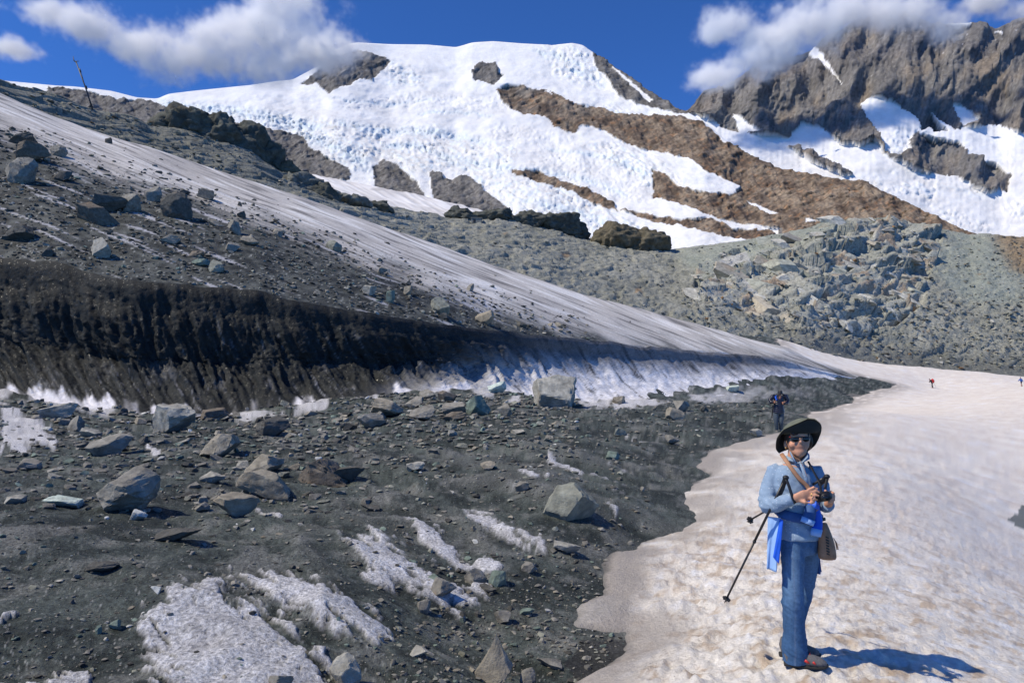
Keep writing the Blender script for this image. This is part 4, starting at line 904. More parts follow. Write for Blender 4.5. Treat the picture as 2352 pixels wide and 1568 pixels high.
scatter(9000, 'S', 's', lambda: U_(-40, 1350), lambda: U_(290, 790), 2.5, 18, 3.0, lambda u, v: v > float(db_v(np.array(u))) - 25 + rs.normal(0, 18))
scatter(260, 'S', 's', lambda: U_(-40, 1700), lambda: U_(220, 790), 2.5, 9, 3.0)
scatter(3600, 'M', 'm', lambda: U_(-40, 2380), lambda: U_(190, 870), 3, 14, 3.6)
scatter(1300, 'M', 'm', lambda: U_(1560, 2380), lambda: U_(690, 850), 3, 18, 2.8)
scatter(700, 'M', 'm', lambda: U_(-40, 700), lambda: U_(180, 470), 4, 22, 2.4)
scatter(450, 'M', 'm', lambda: U_(2100, 2380), lambda: U_(530, 860), 3, 15, 2.6)
scatter(180, 'M', 'm', lambda: U_(1600, 2150), lambda: U_(510, 760), 4, 18, 2.2)
gx0, gdu = -260.0, 3.6
pts = []
# vectorised drop on the ground for the many stones
gi = [k for k, s_ in enumerate(STONES) if s_[4] == 'G']
uu = np.array([STONES[k][0] for k in gi]); vv = np.array([STONES[k][1] for k in gi])
PG_U, PG_V = proj(np.stack([GX, GY, GZ], -1)); PG_Vm = np.minimum.accumulate(PG_V, axis=0)
res = {}
for k, u, v in zip(gi, uu, vv):
    j = int(np.clip(round(((u - CX) / F_PX * 1.0 - ks[0]) / (ks[1] - ks[0])), 0, len(ks) - 1))
    # columns of the fan are not exactly picture columns (camera pitch); correct once
    i = int(np.searchsorted(-PG_Vm[:, j], -v)); i = min(i, len(ys) - 1)
    j = int(np.clip(j + round((u - PG_U[i, j]) / gdu), 0, len(ks) - 1)); i = min(int(np.searchsorted(-PG_Vm[:, j], -v)), len(ys) - 1)
    if (icem[i, j] > .4 and rs.rand() < .88) or SIN[i, j] > -.05 or i >= len(ys) - 2 or ys[i] > float(gb_d(np.array(u))) + .5: continue
    res[k] = np.array([GX[i, j], GY[i, j], GZ[i, j]])
for k, s_ in enumerate(STONES):
    if s_[4] == 'G': p = res.get(k)
    elif s_[4] == 'S': p = SH_G.at(s_[0], s_[1])
    else: p = SH_M.at(s_[0], s_[1])
    if p is None: continue
    pts.append((p, s_[2] * p[1] / F_PX / 2, colour_pick(s_[3]), s_[3], s_[2], s_[0], s_[1]))
pts.sort(key=lambda q: -q[4])
n_ind = {'g': 110, 's': 70, 'm': 0}
LAB = {'g': ('loose stone', 'small loose {} stone lying on the dark debris before the ice wall', 'loose stones on the debris'), 's': ('loose stone', 'small loose {} stone on the gritty slope above the ice wall', 'loose stones on the glacier slope')}
CW = {'grey': 'grey', 'dark': 'blackish', 'green': 'grey-green', 'teal': 'teal', 'tan': 'tan', 'pale': 'pale', 'white': 'whitish', 'rust': 'rusty'}
STM = {}
import re
ANCH = []
for (u0, u1, v0, v1, kind, cn, lab) in ROCKS:
    core = re.split(r" (?:on|in|at|above|below|beside|left|right|lying|standing|alone|under|behind|just|near|close|with|leaning|directly|tucked|resting|touching|between|of|against|from|cut|propped|pointing|logs)\b|,", lab)[0]
    ANCH.append([(u0 + u1) / 2, (v0 + v1) / 2, core, v1])
_cnt = {}
for q in ANCH: _cnt[q[2]] = _cnt.get(q[2], 0) + 1
ANCH = [q for q in ANCH if _cnt[q[2]] == 1 and len(q[2].split()) >= 3]
USED = set()
def stone_label(u, v, cn, zone):
    for q in sorted(ANCH, key=lambda q: (q[0] - u) ** 2 + (2 * (q[1] - v)) ** 2)[:7]:
        du, dv = u - q[0], v - q[1]; side = ('left of' if du < 0 else 'right of') if abs(du) > 1.2 * abs(dv) else ('above' if dv < 0 else 'below')
        for far in ('just ', ''):
            l_ = 'small loose %s stone %s%s the %s' % (CW[cn], far, side, q[2])
            if l_ not in USED and len(l_.split()) <= 16: USED.add(l_); return l_
    return LAB[zone][1].format(CW[cn])
def small_mesh(k, cn):
    key = (k, cn)
    if key not in STM:
        P, F = rock_poly(900 + k, 'slab' if k % 2 else 'block', 1); P = P * np.array([1, .8, [.35, .5, .65, .42][k % 4]])
        C = np.array(ROCKC[cn])[None] * (1 + .5 * fbm(P[:, 0] * 2 + k, P[:, 1] * 2, P[:, 2] * 2, 3))[:, None]
        me_ = mesh_np('small_stone', P, F, np.clip(C, .02, .7), smooth=False); me_.materials.append(M_rock); STM[key] = me_
    return STM[key]
rest_ = []
for p, s, cn, zone, px, pu, pv in pts:
    if n_ind[zone] > 0:
        n_ind[zone] -= 1; L_ = LAB[zone]; k = rs.randint(8)
        o = put('loose_stone', small_mesh(k, cn), None, label=stone_label(pu, pv, cn, zone), cat='stone', group=L_[2], loc=(p[0], p[1], p[2] + s * .12))
        o.scale = (s, s, s * rs.uniform(.7, 1.2)); o.rotation_euler = (rs.normal(0, .2), rs.normal(0, .2), rs.uniform(0, 6.28))
    else: rest_.append((p, s, cn, zone))
def stuff(name, items, label, lift=.15):
    Vs, Fs, Cs = [], [], []; off = 0
    for p, s, cn, zone in items:
        V0, F0 = HULLS[rs.randint(16)]; a = rs.uniform(0, 6.28); ca, sa = math.cos(a), math.sin(a); tl = rs.normal(0, .3)
        Q = V0.copy(); Q[:, 2] += tl * Q[:, 0] * .6
        Q = np.stack([Q[:, 0] * ca - Q[:, 1] * sa, Q[:, 0] * sa + Q[:, 1] * ca, Q[:, 2]], -1) * s * np.array([1, 1, rs.uniform(.7, 1.2)]) + p + np.array([0, 0, s * lift])
        Vs.append(Q); Fs.append(F0 + off); off += len(Q); Cs.append(np.tile(np.array(ROCKC[cn]) * rs.uniform(.6, 1.25), (len(Q), 1)))
    put(name, mesh_np(name, np.concatenate(Vs), np.concatenate(Fs), np.concatenate(Cs), smooth=False), M_rock, kind='stuff', label=label)
stuff('debris_rubble', [q for q in rest_ if q[3] == 'g'], 'fine stony rubble strewn over the dark debris')
stuff('slope_rubble', [q for q in rest_ if q[3] == 's'], 'fine stony rubble on the glacier slope')
stuff('moraine_rubble', [q for q in rest_ if q[3] == 'm'], 'loose scree blocks covering the moraine hillside', .25)
# ================================================================== PEOPLE
class Sol:
    """closed lumps and tapered tubes that are fused into one continuous surface"""
    def __init__(s): s.V = []; s.F = []; s.n = 0
    def add(s, V, F): s.V.append(np.asarray(V, float)); s.F += [[i + s.n for i in f] for f in F]; s.n += len(V)
    def ball(s, c, r, rot=None, lvl=3):
        D, F = ICO[lvl]; P = D * (np.array(r) if np.ndim(r) else r)
        if rot is not None: P = P @ np.array(rot).T
        s.add(P + np.array(c), F.tolist())
    def tube(s, pts, rad, side=None, seg=14):
        pts = [np.array(p, float) for p in pts]; n = len(pts); rings = []; sd = np.array(side if side is not None else (1, 0, 0), float)
        for i in range(n):
            t = pts[min(i + 1, n - 1)] - pts[max(i - 1, 0)]; t /= np.linalg.norm(t) + 1e-9
            e1 = sd - t * (sd @ t)
            if np.linalg.norm(e1) < .05: e1 = np.array([0, 1, 0]) - t * t[1]
            e1 /= np.linalg.norm(e1); e2 = np.cross(t, e1); r = rad[i]; ra, rb = (r if np.ndim(r) else (r, r))
            a = np.arange(seg) * 2 * math.pi / seg; rings.append(pts[i] + np.outer(np.cos(a) * ra, e1) + np.outer(np.sin(a) * rb, e2))
        V = np.concatenate(rings + [pts[0][None], pts[-1][None]]); F = []
        for i in range(n - 1):
            for j in range(seg):
                k = (j + 1) % seg; F.append([i * seg + j, i * seg + k, (i + 1) * seg + k, (i + 1) * seg + j])
        for j in range(seg):
            k = (j + 1) % seg; F.append([n * seg, k, j]); F.append([n * seg + 1, (n - 1) * seg + j, (n - 1) * seg + k])
        s.add(V, F)
    def raw(s, name='lump', smooth=True):
        me = bpy.data.meshes.new(name); me.from_pydata(np.concatenate(s.V).tolist(), [], s.F); me.update()
        for p in me.polygons: p.use_smooth = smooth
        return me
    def fuse(s, voxel, iters=6, name='fused'):
        tmp = bpy.data.objects.new('tmp', s.raw()); COL.objects.link(tmp)
        m = tmp.modifiers.new('r', 'REMESH'); m.mode = 'VOXEL'; m.voxel_size = voxel; m.use_smooth_shade = True
        if iters: q = tmp.modifiers.new('s', 'SMOOTH'); q.factor = .5; q.iterations = iters
        dg = bpy.context.evaluated_depsgraph_get(); me = bpy.data.meshes.new_from_object(tmp.evaluated_get(dg)); old = tmp.data
        bpy.data.objects.remove(tmp); bpy.data.meshes.remove(old)
        for p in me.polygons: p.use_smooth = True
        me.name = name; return me
def cr(pts, k=6):
    """smooth curve through points (Catmull-Rom); extra columns (radii) come along"""
    A = np.array(pts, float); A = np.concatenate([2 * A[:1] - A[1:2], A, 2 * A[-1:] - A[-2:-1]]); out = []
    for i in range(1, len(A) - 2):
        for j in range(k):
            t = j / k; a, b, c, d = A[i - 1], A[i], A[i + 1], A[i + 2]
            out.append(.5 * (2 * b + (c - a) * t + (2 * a - 5 * b + 4 * c - d) * t * t + (3 * b - a - 3 * c + d) * t ** 3))
    out.append(A[-2]); return np.array(out)
def vco(me):
    a = np.empty(len(me.vertices) * 3, np.float32); me.vertices.foreach_get('co', a); n = np.empty_like(a); me.vertices.foreach_get('normal', n); return a.reshape(-1, 3).astype(float), n.reshape(-1, 3).astype(float)
def set_tone(me, C):
    c = np.ones((len(me.vertices), 4), np.float32); c[:, :3] = C; at = me.attributes.new('tone', 'FLOAT_COLOR', 'POINT'); at.data.foreach_set('color', c.ravel())
def wrinkle(me, fn):
    P, N = vco(me); d = fn(P); me.vertices.foreach_set('co', (P + N * d[:, None]).astype(np.float32).ravel()); me.update()

M_skin = mat_tone('skin', 40.0, var=.10, rough=.55, bump=.08, spec=.35, bump_dist=.002)
def mat_dots(name, col, dot):
    m = mat_plain(name, col, rough=.85, var=.10, scale=30, bump=.15, spec=.15, bump_dist=.003); n = m.node_tree.nodes; l = m.node_tree.links
    b = [x for x in n if x.type == 'BSDF_PRINCIPLED'][0]; src = b.inputs['Base Color'].links[0].from_socket; tc = [x for x in n if x.type == 'TEX_COORD'][0]
    v = n.new('ShaderNodeTexVoronoi'); v.inputs['Scale'].default_value = 52; v.inputs['Randomness'].default_value = .4; l.new(tc.outputs['Object'], v.inputs['Vector'])
    r = n.new('ShaderNodeMapRange'); r.inputs[1].default_value = .17; r.inputs[2].default_value = .23; r.inputs[3].default_value = 1; r.inputs[4].default_value = 0; l.new(v.outputs['Distance'], r.inputs[0])
    mx = n.new('ShaderNodeMix'); mx.data_type = 'RGBA'; l.new(r.outputs[0], mx.inputs[0]); l.new(src, mx.inputs[6]); mx.inputs[7].default_value = (*dot, 1); l.new(mx.outputs[2], b.inputs['Base Color']); return m
M_shirt = mat_dots('dotted_chambray', (.25, .335, .44), (.46, .53, .61))
M_jeans = mat_tone('denim', 60.0, var=.22, rough=.85, bump=.25, bump_scale=260, spec=.12, bump_dist=.0015)
M_hat = mat_plain('sage_hat', (.135, .145, .108), .9, .12, 25, .15); M_under = mat_plain('dark_brim_lining', (.022, .026, .024), .9, .1, 25, .1)
M_hair = mat_plain('brown_hair', (.055, .03, .02), .55, .35, 70, .4); M_black = mat_plain('black_rubber', (.014, .014, .016), .5, .15, 40, .1)
M_lens = mat_plain('dark_lens', (.008, .008, .009), .08, .05, 5, 0, .6); M_red = mat_plain('red_trim', (.5, .03, .025), .4, .1, 20)
M_lb = mat_plain('light_blue_nylon', (.30, .47, .78), .6, .10, 14, .15); M_bb = mat_plain('bright_blue_lining', (.012, .10, .62), .55, .12, 14, .1); M_nb = mat_plain('navy_sleeve', (.03, .085, .24), .7, .15, 14, .1)
M_bag = mat_plain('taupe_leather', (.36, .185, .10), .6, .2, 30, .25); M_shoe = mat_plain('grey_shoe_mesh', (.12, .115, .115), .8, .25, 80, .3); M_sole = mat_plain('black_sole', (.02, .02, .02), .8, .2, 60, .2)
M_alu = mat_plain('black_pole_tube', (.03, .028, .028), .35, .1, 30, 0, .5, .4); M_puff = mat_plain('navy_down_jacket', (.012, .013, .028), .32, .2, 12, .2, .5); M_trou = mat_plain('slate_trousers', (.055, .075, .095), .85, .2, 20, .2)
M_gold = mat_plain('gold', (.7, .45, .15), .3, .05, 10, 0, .5, .9)

# ---------------------------------------------------------------- the woman with the hat
ds = np.linspace(4.2, 5.6, 400); pp = P3(np.full(400, 1845.), np.full(400, 1522.), ds); hz = snow_z(pp[:, 0], pp[:, 1]); i = int(np.argmin(np.abs(pp[:, 2] - hz)))
W0 = pp[i].copy(); WY = W0[1]
woman = empty('person', tuple(W0), 'woman in wide-brimmed hat, dotted blue shirt and jeans holding a camera on the snow', 'person')
def W(a, b, dy=0.0):
    return P3(1636.5 + .40294 * a, 935.9 + .40294 * b, WY + dy) - W0
PXM = 1 / 812.0
yaw = R(32)                                                     # her chest is turned towards the right of the picture
side = (math.cos(yaw), -math.sin(yaw) * -1, 0); side = (math.cos(yaw), math.sin(yaw), 0)
def loft(sol, rows, sd=side, seg=20):
    A = cr(rows, 5); sol.tube(A[:, :3], [tuple(q) for q in A[:, 3:5]], sd, seg)
def row(a, b, dy, ra, rb): return [*W(a, b, dy), ra, rb]
# body: one continuous figure
B = Sol()
hc = W(487, 168, -.02)
B.ball(hc, (.076, .098, .105)); B.ball(W(488, 205, -.045), (.068, .075, .075)); B.ball(W(492, 245, -.06), (.050, .055, .048)); B.ball(W(495, 268, -.085), (.024, .022, .018))
B.ball(W(458, 212, -.075), .026); B.ball(W(530, 212, -.068), .026)
B.tube([W(499, 168, -.108), W(502, 192, -.122), W(503, 203, -.122)], [.007, .010, .010]); B.ball(W(495, 204, -.110), .008); B.ball(W(511, 204, -.110), .008)
B.tube([W(478, 226, -.104), W(500, 223, -.113), W(520, 225, -.102)], [(.003, .004)] * 3); B.tube([W(480, 232, -.100), W(500, 233, -.108), W(517, 231, -.099)], [(.003, .005)] * 3)
for a_, dy in ((417, .0), (552, .02)): B.ball(W(a_, 210, dy), (.012, .022, .034))
B.tube([W(480, 235, -.01), W(474, 300, .0), W(470, 345, .01)], [.055, .056, .075])
loft(B, [row(472, 325, .0, .10, .07), row(468, 400, .0, .135, .09), row(475, 520, .0, .125, .09), row(485, 640, .0, .125, .10), row(490, 730, .0, .12, .10)])
RA = [W(352, 352, .02), W(324, 440, .02), W(310, 550, -.02), W(370, 545, -.14), W(462, 520, -.24)]
LA = [W(582, 352, .02), W(618, 440, .02), W(640, 560, -.03), W(665, 545, -.15)]
B.tube(RA, [.05, .042, .04, .035, .026]); B.tube(LA, [.05, .042, .036, .027])
LGA = [(455, 720, -.03), (458, 900, -.03), (462, 1090, -.04), (470, 1400, -.02)]; LGB = [(550, 740, .08), (551, 870, .115), (512, 1090, .14), (455, 1370, .14)]
for L_ in (LGA, LGB): B.tube([W(*q) for q in L_], [.06, .052, .044, .036])
# right hand (left in the picture): palm from the wrist, fingers over the camera
B.tube([W(462, 520, -.24), W(488, 512, -.265), W(520, 502, -.28), W(548, 497, -.285)], [(.022, .030), (.019, .034), (.017, .041), (.013, .038)], (0, 1, .2))
for fa, fb, kb, tip in (((545, 468), (578, 453), (603, 462), -.005), ((552, 484), (590, 473), (612, 484), -.012), ((552, 500), (590, 497), (610, 506), -.014), ((545, 515), (578, 518), (600, 527), -.008)):
    B.tube([W(*fa, -.285), W(*fb, -.312), W(*kb, -.302 + tip)], [.0105, .0098, .0082], seg=10)
B.tube([W(500, 528, -.27), W(530, 540, -.30), W(560, 543, -.305), W(583, 536, -.30)], [.014, .0125, .011, .009], seg=10)
# left hand: palm behind the camera, fingers curled round its end, thumb on top
B.tube([W(665, 545, -.15), W(672, 528, -.18), W(672, 508, -.205)], [(.024, .024), (.022, .034), (.018, .034)], (1, 0, 0))
for (a0, b0), (a1, b1), (a2, b2) in (((672, 478), (690, 488), (668, 497)), ((680, 495), (694, 505), (670, 512)), ((680, 512), (692, 524), (668, 527)), ((674, 528), (682, 540), (660, 541))):
    B.tube([W(a0, b0, -.205), W(a1, b1, -.245), W(a2, b2, -.275)], [.0105, .0100, .0085], seg=10)
B.tube([W(664, 505, -.20), W(655, 480, -.225), W(642, 472, -.25)], [.013, .011, .009], seg=10)
bm_ = B.fuse(.0062, 3, 'body'); P, N = vco(bm_)
C = np.tile(np.array([.60, .30, .185]), (len(P), 1)); C *= (1 + .12 * fbm(P[:, 0] * 30, P[:, 1] * 30, P[:, 2] * 30, 2))[:, None]
lip = np.exp(-((P - (W(499, 229, -.112))) / np.array([.020, .02, .0065])) ** 2).prod(1) if False else np.exp(-(((P - W(499, 228, -.112)) / np.array([.019, .02, .006])) ** 2).sum(1))
C = mixc(C, [.40, .14, .11], lip * .7); cheek = np.exp(-(((P - W(465, 212, -.10)) / .03) ** 2).sum(1)) + np.exp(-(((P - W(528, 212, -.10)) / .03) ** 2).sum(1)); C = mixc(C, [.52, .20, .13], cheek * .4)
set_tone(bm_, C); put('body', bm_, M_skin, woman)
# shirt
S = Sol()
loft(S, [row(476, 318, .0, .07, .06), row(474, 335, .0, .105, .075), row(470, 365, .0, .150, .10), row(470, 420, .0, .165, .125), row(478, 500, .0, .160, .128), row(488, 590, -.01, .148, .122), row(495, 680, -.01, .150, .128), row(500, 755, -.02, .146, .122)])
S.tube([RA[0] + np.array([.03, 0, .012]), RA[0], W(326, 440, .01), W(310, 530, -.02), W(311, 558, -.035), W(360, 553, -.13), W(440, 524, -.225), W(462, 519, -.242)], [.036, .050, .057, .058, .057, .053, .042, .038])
S.tube([LA[0] - np.array([.03, 0, 0]), LA[0], W(620, 440, .02), W(640, 545, -.02), W(645, 562, -.04), W(662, 553, -.13)], [.040, .052, .054, .050, .048, .040])
S.tube([W(430, 275, .03), W(445, 300, -.06), W(490, 318, -.095), W(540, 290, -.04), W(535, 262, .03)], [(.010, .022)] * 5, (0, 0, 1))
sh = S.fuse(.0075, 8, 'shirt')
def wr(P):
    elbow = np.exp(-((P - W(310, 540, -.03)) ** 2).sum(1) / .02)
    return .005 * ridge(P[:, 0] * 9 + P[:, 2] * 7, P[:, 2] * 9 - P[:, 0] * 4, P[:, 1] * 6, 3) + .007 * ridge(P[:, 2] * 22 + P[:, 0] * 9, P[:, 0] * 7, P[:, 1] * 5, 2) * (.35 + elbow) - .004
wrinkle(sh, wr); put('shirt', sh, M_shirt, woman)
c_ = Sol(); c_.tube([W(447, 262, -.055), W(462, 296, -.10), W(478, 318, -.125)], [(.006, .026), (.006, .034), (.004, .006)], (1, 0, .6)); c_.tube([W(530, 262, -.05), W(527, 296, -.10), W(508, 316, -.122)], [(.006, .026), (.006, .034), (.004, .006)], (1, 0, -.6))
put('collar', c_.raw('collar'), M_shirt, woman)
c_ = Sol(); c_.tube([W(506, 318, -.128), W(532, 400, -.150), W(545, 470, -.150)], [(.012, .003)] * 3); put('button_placket', c_.raw('button_placket'), M_shirt, woman)
# jeans
J = Sol()
loft(J, [row(495, 640, -.005, .128, .108), row(498, 710, -.005, .132, .115), row(500, 790, -.0, .130, .112), row(500, 830, .0, .105, .10)])
A = cr([[*W(460, 740, -.04), .084], [*W(459, 850, -.05), .082], [*W(458, 1000, -.06), .076], [*W(458, 1090, -.065), .074], [*W(462, 1200, -.055), .075], [*W(468, 1330, -.035), .083], [*W(476, 1440, -.02), .095]], 5); J.tube(A[:, :3], [(q, q * .95) for q in A[:, 3]], side, 20)
A = cr([[*W(550, 745, .07), .076], [*W(552, 860, .11), .072], [*W(530, 1000, .13), .064], [*W(512, 1090, .14), .058], [*W(485, 1200, .15), .058], [*W(462, 1300, .15), .066], [*W(450, 1392, .14), .076]], 5); J.tube(A[:, :3], [(q, q) for q in A[:, 3]], side, 20)
jm = J.fuse(.008, 4, 'jeans')
def wj(P):
    z = P[:, 2]; knee = np.exp(-((z - W(460, 1100)[2]) / .07) ** 2); hem = np.exp(-((z - .12) / .07) ** 2); hip = np.exp(-((z - W(460, 800)[2]) / .1) ** 2)
    return .011 * ridge(P[:, 0] * 5 + z * 3, z * 11 + P[:, 0] * 6, P[:, 1] * 4, 3) * (.45 + knee + .9 * hem + .6 * hip) - .006
wrinkle(jm, wj); P, N = vco(jm)
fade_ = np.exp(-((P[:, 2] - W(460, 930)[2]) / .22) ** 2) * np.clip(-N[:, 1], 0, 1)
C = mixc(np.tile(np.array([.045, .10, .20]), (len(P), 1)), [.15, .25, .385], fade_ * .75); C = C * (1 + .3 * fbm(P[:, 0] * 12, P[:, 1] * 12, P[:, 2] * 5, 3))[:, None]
seam = np.exp(-((P[:, 0] - np.interp(P[:, 2], [0, .45, .9], [W(437, 1440)[0], W(428, 1100)[0], W(410, 760)[0]])) / .004) ** 2) * (N[:, 1] < 0); C = mixc(C, [.15, .2, .3], seam * .6)
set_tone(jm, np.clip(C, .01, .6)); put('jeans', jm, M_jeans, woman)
# shoes
def shoe(heel, toe, w):
    h, t = np.array(heel), np.array(toe); d = t - h; L = np.linalg.norm(d[:2]); d /= np.linalg.norm(d); sd = np.array([-d[1], d[0], 0])
    s = Sol(); q = lambda f, z: h + d * L * f + np.array([0, 0, z])
    s.tube([q(.02, .045), q(.15, .055), q(.4, .055), q(.62, .05), q(.85, .038), q(.98, .028)], [(w * .7, .040), (w * .85, .052), (w * .9, .052), (w, .042), (w * .85, .032), (w * .4, .018)], sd, 14)
    s.tube([q(.12, .06), q(.18, .12)], [(w * .9, .05), (w * .95, .05)], d, 12)
    up = s.fuse(.007, 4, 'shoe'); k = Sol(); k.tube([q(-.02, .012), q(.2, .012), q(.45, .013), q(.7, .012), q(.9, .016), q(1.02, .026)], [(w * .6, .016), (w * .95, .018), (w * .9, .016), (w * 1.08, .016), (w * .9, .015), (w * .35, .010)], sd, 12)
    o = put('shoe', up, M_shoe, woman); put('sole', k.raw('sole'), M_sole, o)
    lc = Sol()
    for f, z in ((.42, .108), (.50, .100), (.58, .091)): lc.tube([q(f, z) + sd * .02, q(f + .02, z + .006), q(f, z) - sd * .02], [.004] * 3, seg=6)
    put('lace', lc.raw('lace'), M_red, o)
    ac = Sol(); ac.tube([q(.45, .06) - sd * w * 1.0, q(.55, .045) - sd * w * 1.06], [(.010, .004), (.006, .003)], (0, 0, 1), 8); ac.tube([q(.64, .055) - sd * w * 1.02, q(.70, .04) - sd * w * 1.05], [(.008, .004), (.005, .003)], (0, 0, 1), 8); put('side_stripe', ac.raw('side_stripe'), M_red, o)
shoe(W(412, 1440, -.03) * np.array([1, 1, 0]) + np.array([0, 0, .0]), W(655, 1440, -.10) * np.array([1, 1, 0]), .047)
shoe(W(385, 1385, .10) * np.array([1, 1, 0]) + np.array([0, 0, .01]), W(612, 1390, .06) * np.array([1, 1, 0]) + np.array([0, 0, .01]), .045)
# hat: crown and a floppy brim, dark underneath
hb = W(487, 140, -.015)
cS = Sol(); A = cr([[*(hb + np.array([0, 0, -.005])), .103], [*(hb + np.array([-.004, .005, .030])), .100], [*(hb + np.array([-.012, .015, .058])), .088], [*(hb + np.array([-.016, .02, .070])), .06]], 4); cS.tube(A[:, :3], [(q * .92, q * 1.08) for q in A[:, 3]], (1, 0, 0), 24)
hat = put('hat', cS.raw('hat_crown'), M_hat, woman)
nb, nr_ = 72, 9; V = []
for side_ in (0, 1):
    for j in range(nr_):
        t = j / (nr_ - 1)
        for i in range(nb):
            f = 2 * math.pi * i / nb; s_, c_ = math.sin(f), math.cos(f)            # 0 = towards the camera
            zo = np.interp(math.degrees((f + math.pi) % (2 * math.pi) - math.pi), [-180, -140, -112, -90, -62, -35, 0, 20, 45, 70, 90, 112, 140, 180], [-.125, -.155, -.115, -.045,   .024, .060, .104, .098, .066, .024, -.030, -.095, -.150, -.125])
            xo = s_ * .150; yo = -c_ * (.165 if c_ > 0 else .13)
            ri = (s_ * .094, -c_ * .110)
            zz = zo * (t ** 1.25) - .006 * math.sin(math.pi * t)
            V.append(hb + np.array([ri[0] + (xo - ri[0]) * t ** (.85), ri[1] + (yo - ri[1]) * t, zz + (.0035 if side_ == 0 else -.0015)]))
Fc = [[(s0 * nr_ + j) * nb + i, (s0 * nr_ + j) * nb + (i + 1) % nb, (s0 * nr_ + j + 1) * nb + (i + 1) % nb, (s0 * nr_ + j + 1) * nb + i] for s0 in (0, 1) for j in range(nr_ - 1) for i in range(nb)]
rim = [[(nr_ - 1) * nb + i, (nr_ - 1) * nb + (i + 1) % nb, (2 * nr_ - 1) * nb + (i + 1) % nb, (2 * nr_ - 1) * nb + i] for i in range(nb)]
mb = bpy.data.meshes.new('brim'); mb.from_pydata([tuple(v) for v in V], [], Fc + rim); mb.materials.append(M_hat); mb.materials.append(M_under)
for k, p in enumerate(mb.polygons): p.use_smooth = True; p.material_index = 1 if (nr_ - 1) * nb <= k < 2 * (nr_ - 1) * nb else 0
put('brim', mb, None, hat)
# chin cord
k_ = Sol(); k_.tube(cr([W(420, 190, -.06), W(440, 240, -.085), W(470, 282, -.11), W(498, 300, -.14), W(520, 345, -.155), W(540, 395, -.165)], 4), [.0018] * 21, seg=6); put('chin_cord', k_.raw('chin_cord'), M_bag, hat)
# hair
hS = Sol(); hS.ball(hc + np.array([0, .022, .006]), (.088, .098, .105)); hS.ball(W(430, 185, .0), (.024, .06, .065)); hS.ball(W(545, 185, .015), (.022, .06, .06))
for a_, b_, r_ in ((455, 128, .020), (475, 124, .022), (498, 124, .023), (520, 127, .022), (540, 135, .018)): hS.tube([W(a_, b_ + 4, -.062), W(a_ + 3, b_ + 18, -.098), W(a_ + 8, b_ + 30, -.108)], [r_ * .8, r_ * .7, .006])
hm = hS.fuse(.006, 3, 'hair'); wrinkle(hm, lambda P: .004 * ridge(P[:, 0] * 60, P[:, 2] * 12, P[:, 1] * 40, 2) - .002); put('hair', hm, M_hair, woman)
# sunglasses
gS = Sol(); gS.tube([W(440, 172, -.095), W(470, 166, -.122), W(502, 168, -.130), W(530, 166, -.122), W(556, 170, -.092)], [(.0045, .0045)] * 5, (0, 0, 1), 8); gS.tube([W(440, 170, -.095), W(425, 176, -.02)], [.0035] * 2, seg=6); gS.tube([W(556, 170, -.092), W(556, 176, -.0)], [.0035] * 2, seg=6)
gl_ = put('sunglasses', gS.raw('sunglass_frame'), M_black, woman)
for a_, dz in ((472, 0), (530, 0)):
    q = Sol(); q.ball(W(a_, 180, -.121 + abs(a_ - 502) * .0003), (.0285, .007, .0185)); put('lens', q.raw('lens'), M_lens, gl_)
q = Sol(); q.tube([W(439, 167, -.096), W(444, 167, -.104)], [.0028, .0028], seg=8); put('hinge', q.raw('hinge'), M_red, gl_)
q = Sol(); q.ball(W(418, 229, -.012), .006); put('earring', q.raw('earring'), M_gold, woman); q = Sol(); q.ball(W(552, 226, .0), .005); put('earring', q.raw('earring'), M_gold, woman)
q = Sol(); q.tube([W(562, 488, -.315), W(566, 498, -.318), W(562, 508, -.315)], [.0035] * 3, seg=6); put('ring', q.raw('ring'), M_gold, woman)
# jacket tied round the waist
K = Sol(); n_ = 26; loop = []
for i in range(n_ + 1):
    f = 2 * math.pi * i / n_; c0 = W(490, 605, -.01) + np.array([0, 0, .020 * math.sin(f) - .012 * math.cos(f)]); ex = np.array(side); ey = np.array([-side[1], side[0], 0]); loop.append(c0 + ex * .158 * math.cos(f) + ey * .135 * math.sin(f))
K.tube(loop, [(.014, .036)] * (n_ + 1), (0, 0, 0.001), 10); jk = put('waist_jacket', K.fuse(.007, 2, 'waist_jacket'), M_nb, woman)
def panel(top, bot, th, nx=14, nz=22, fold=.016, ph=0.0):
    V = []; 
    for s0 in (1, -1):
        for j in range(nz):
            t = j / (nz - 1); L0, R0 = np.array(top[0]) * (1 - t) + np.array(bot[0]) * t, np.array(top[1]) * (1 - t) + np.array(bot[1]) * t
            for i in range(nx):
                f = i / (nx - 1); p = L0 + (R0 - L0) * f; p = p + np.array([0, -1, 0]) * (fold * math.sin(f * 9 + ph + t * 1.5) * (.3 + t) + s0 * th + .02 * math.sin(math.pi * f)); V.append(p)
    m_ = nx * nz; F = []
    for s0 in (0, 1):
        for j in range(nz - 1):
            for i in range(nx - 1): F.append([s0 * m_ + j * nx + i, s0 * m_ + j * nx + i + 1, s0 * m_ + (j + 1) * nx + i + 1, s0 * m_ + (j + 1) * nx + i])
    for j in range(nz - 1):
        for i in (0, nx - 1): F.append([j * nx + i, (j + 1) * nx + i, m_ + (j + 1) * nx + i, m_ + j * nx + i])
    for i in range(nx - 1):
        for j in (0, nz - 1): F.append([j * nx + i, j * nx + i + 1, m_ + j * nx + i + 1, m_ + j * nx + i])
    me = bpy.data.meshes.new('panel'); me.from_pydata([tuple(v) for v in V], [], F)
    for p in me.polygons: p.use_smooth = True
    return me
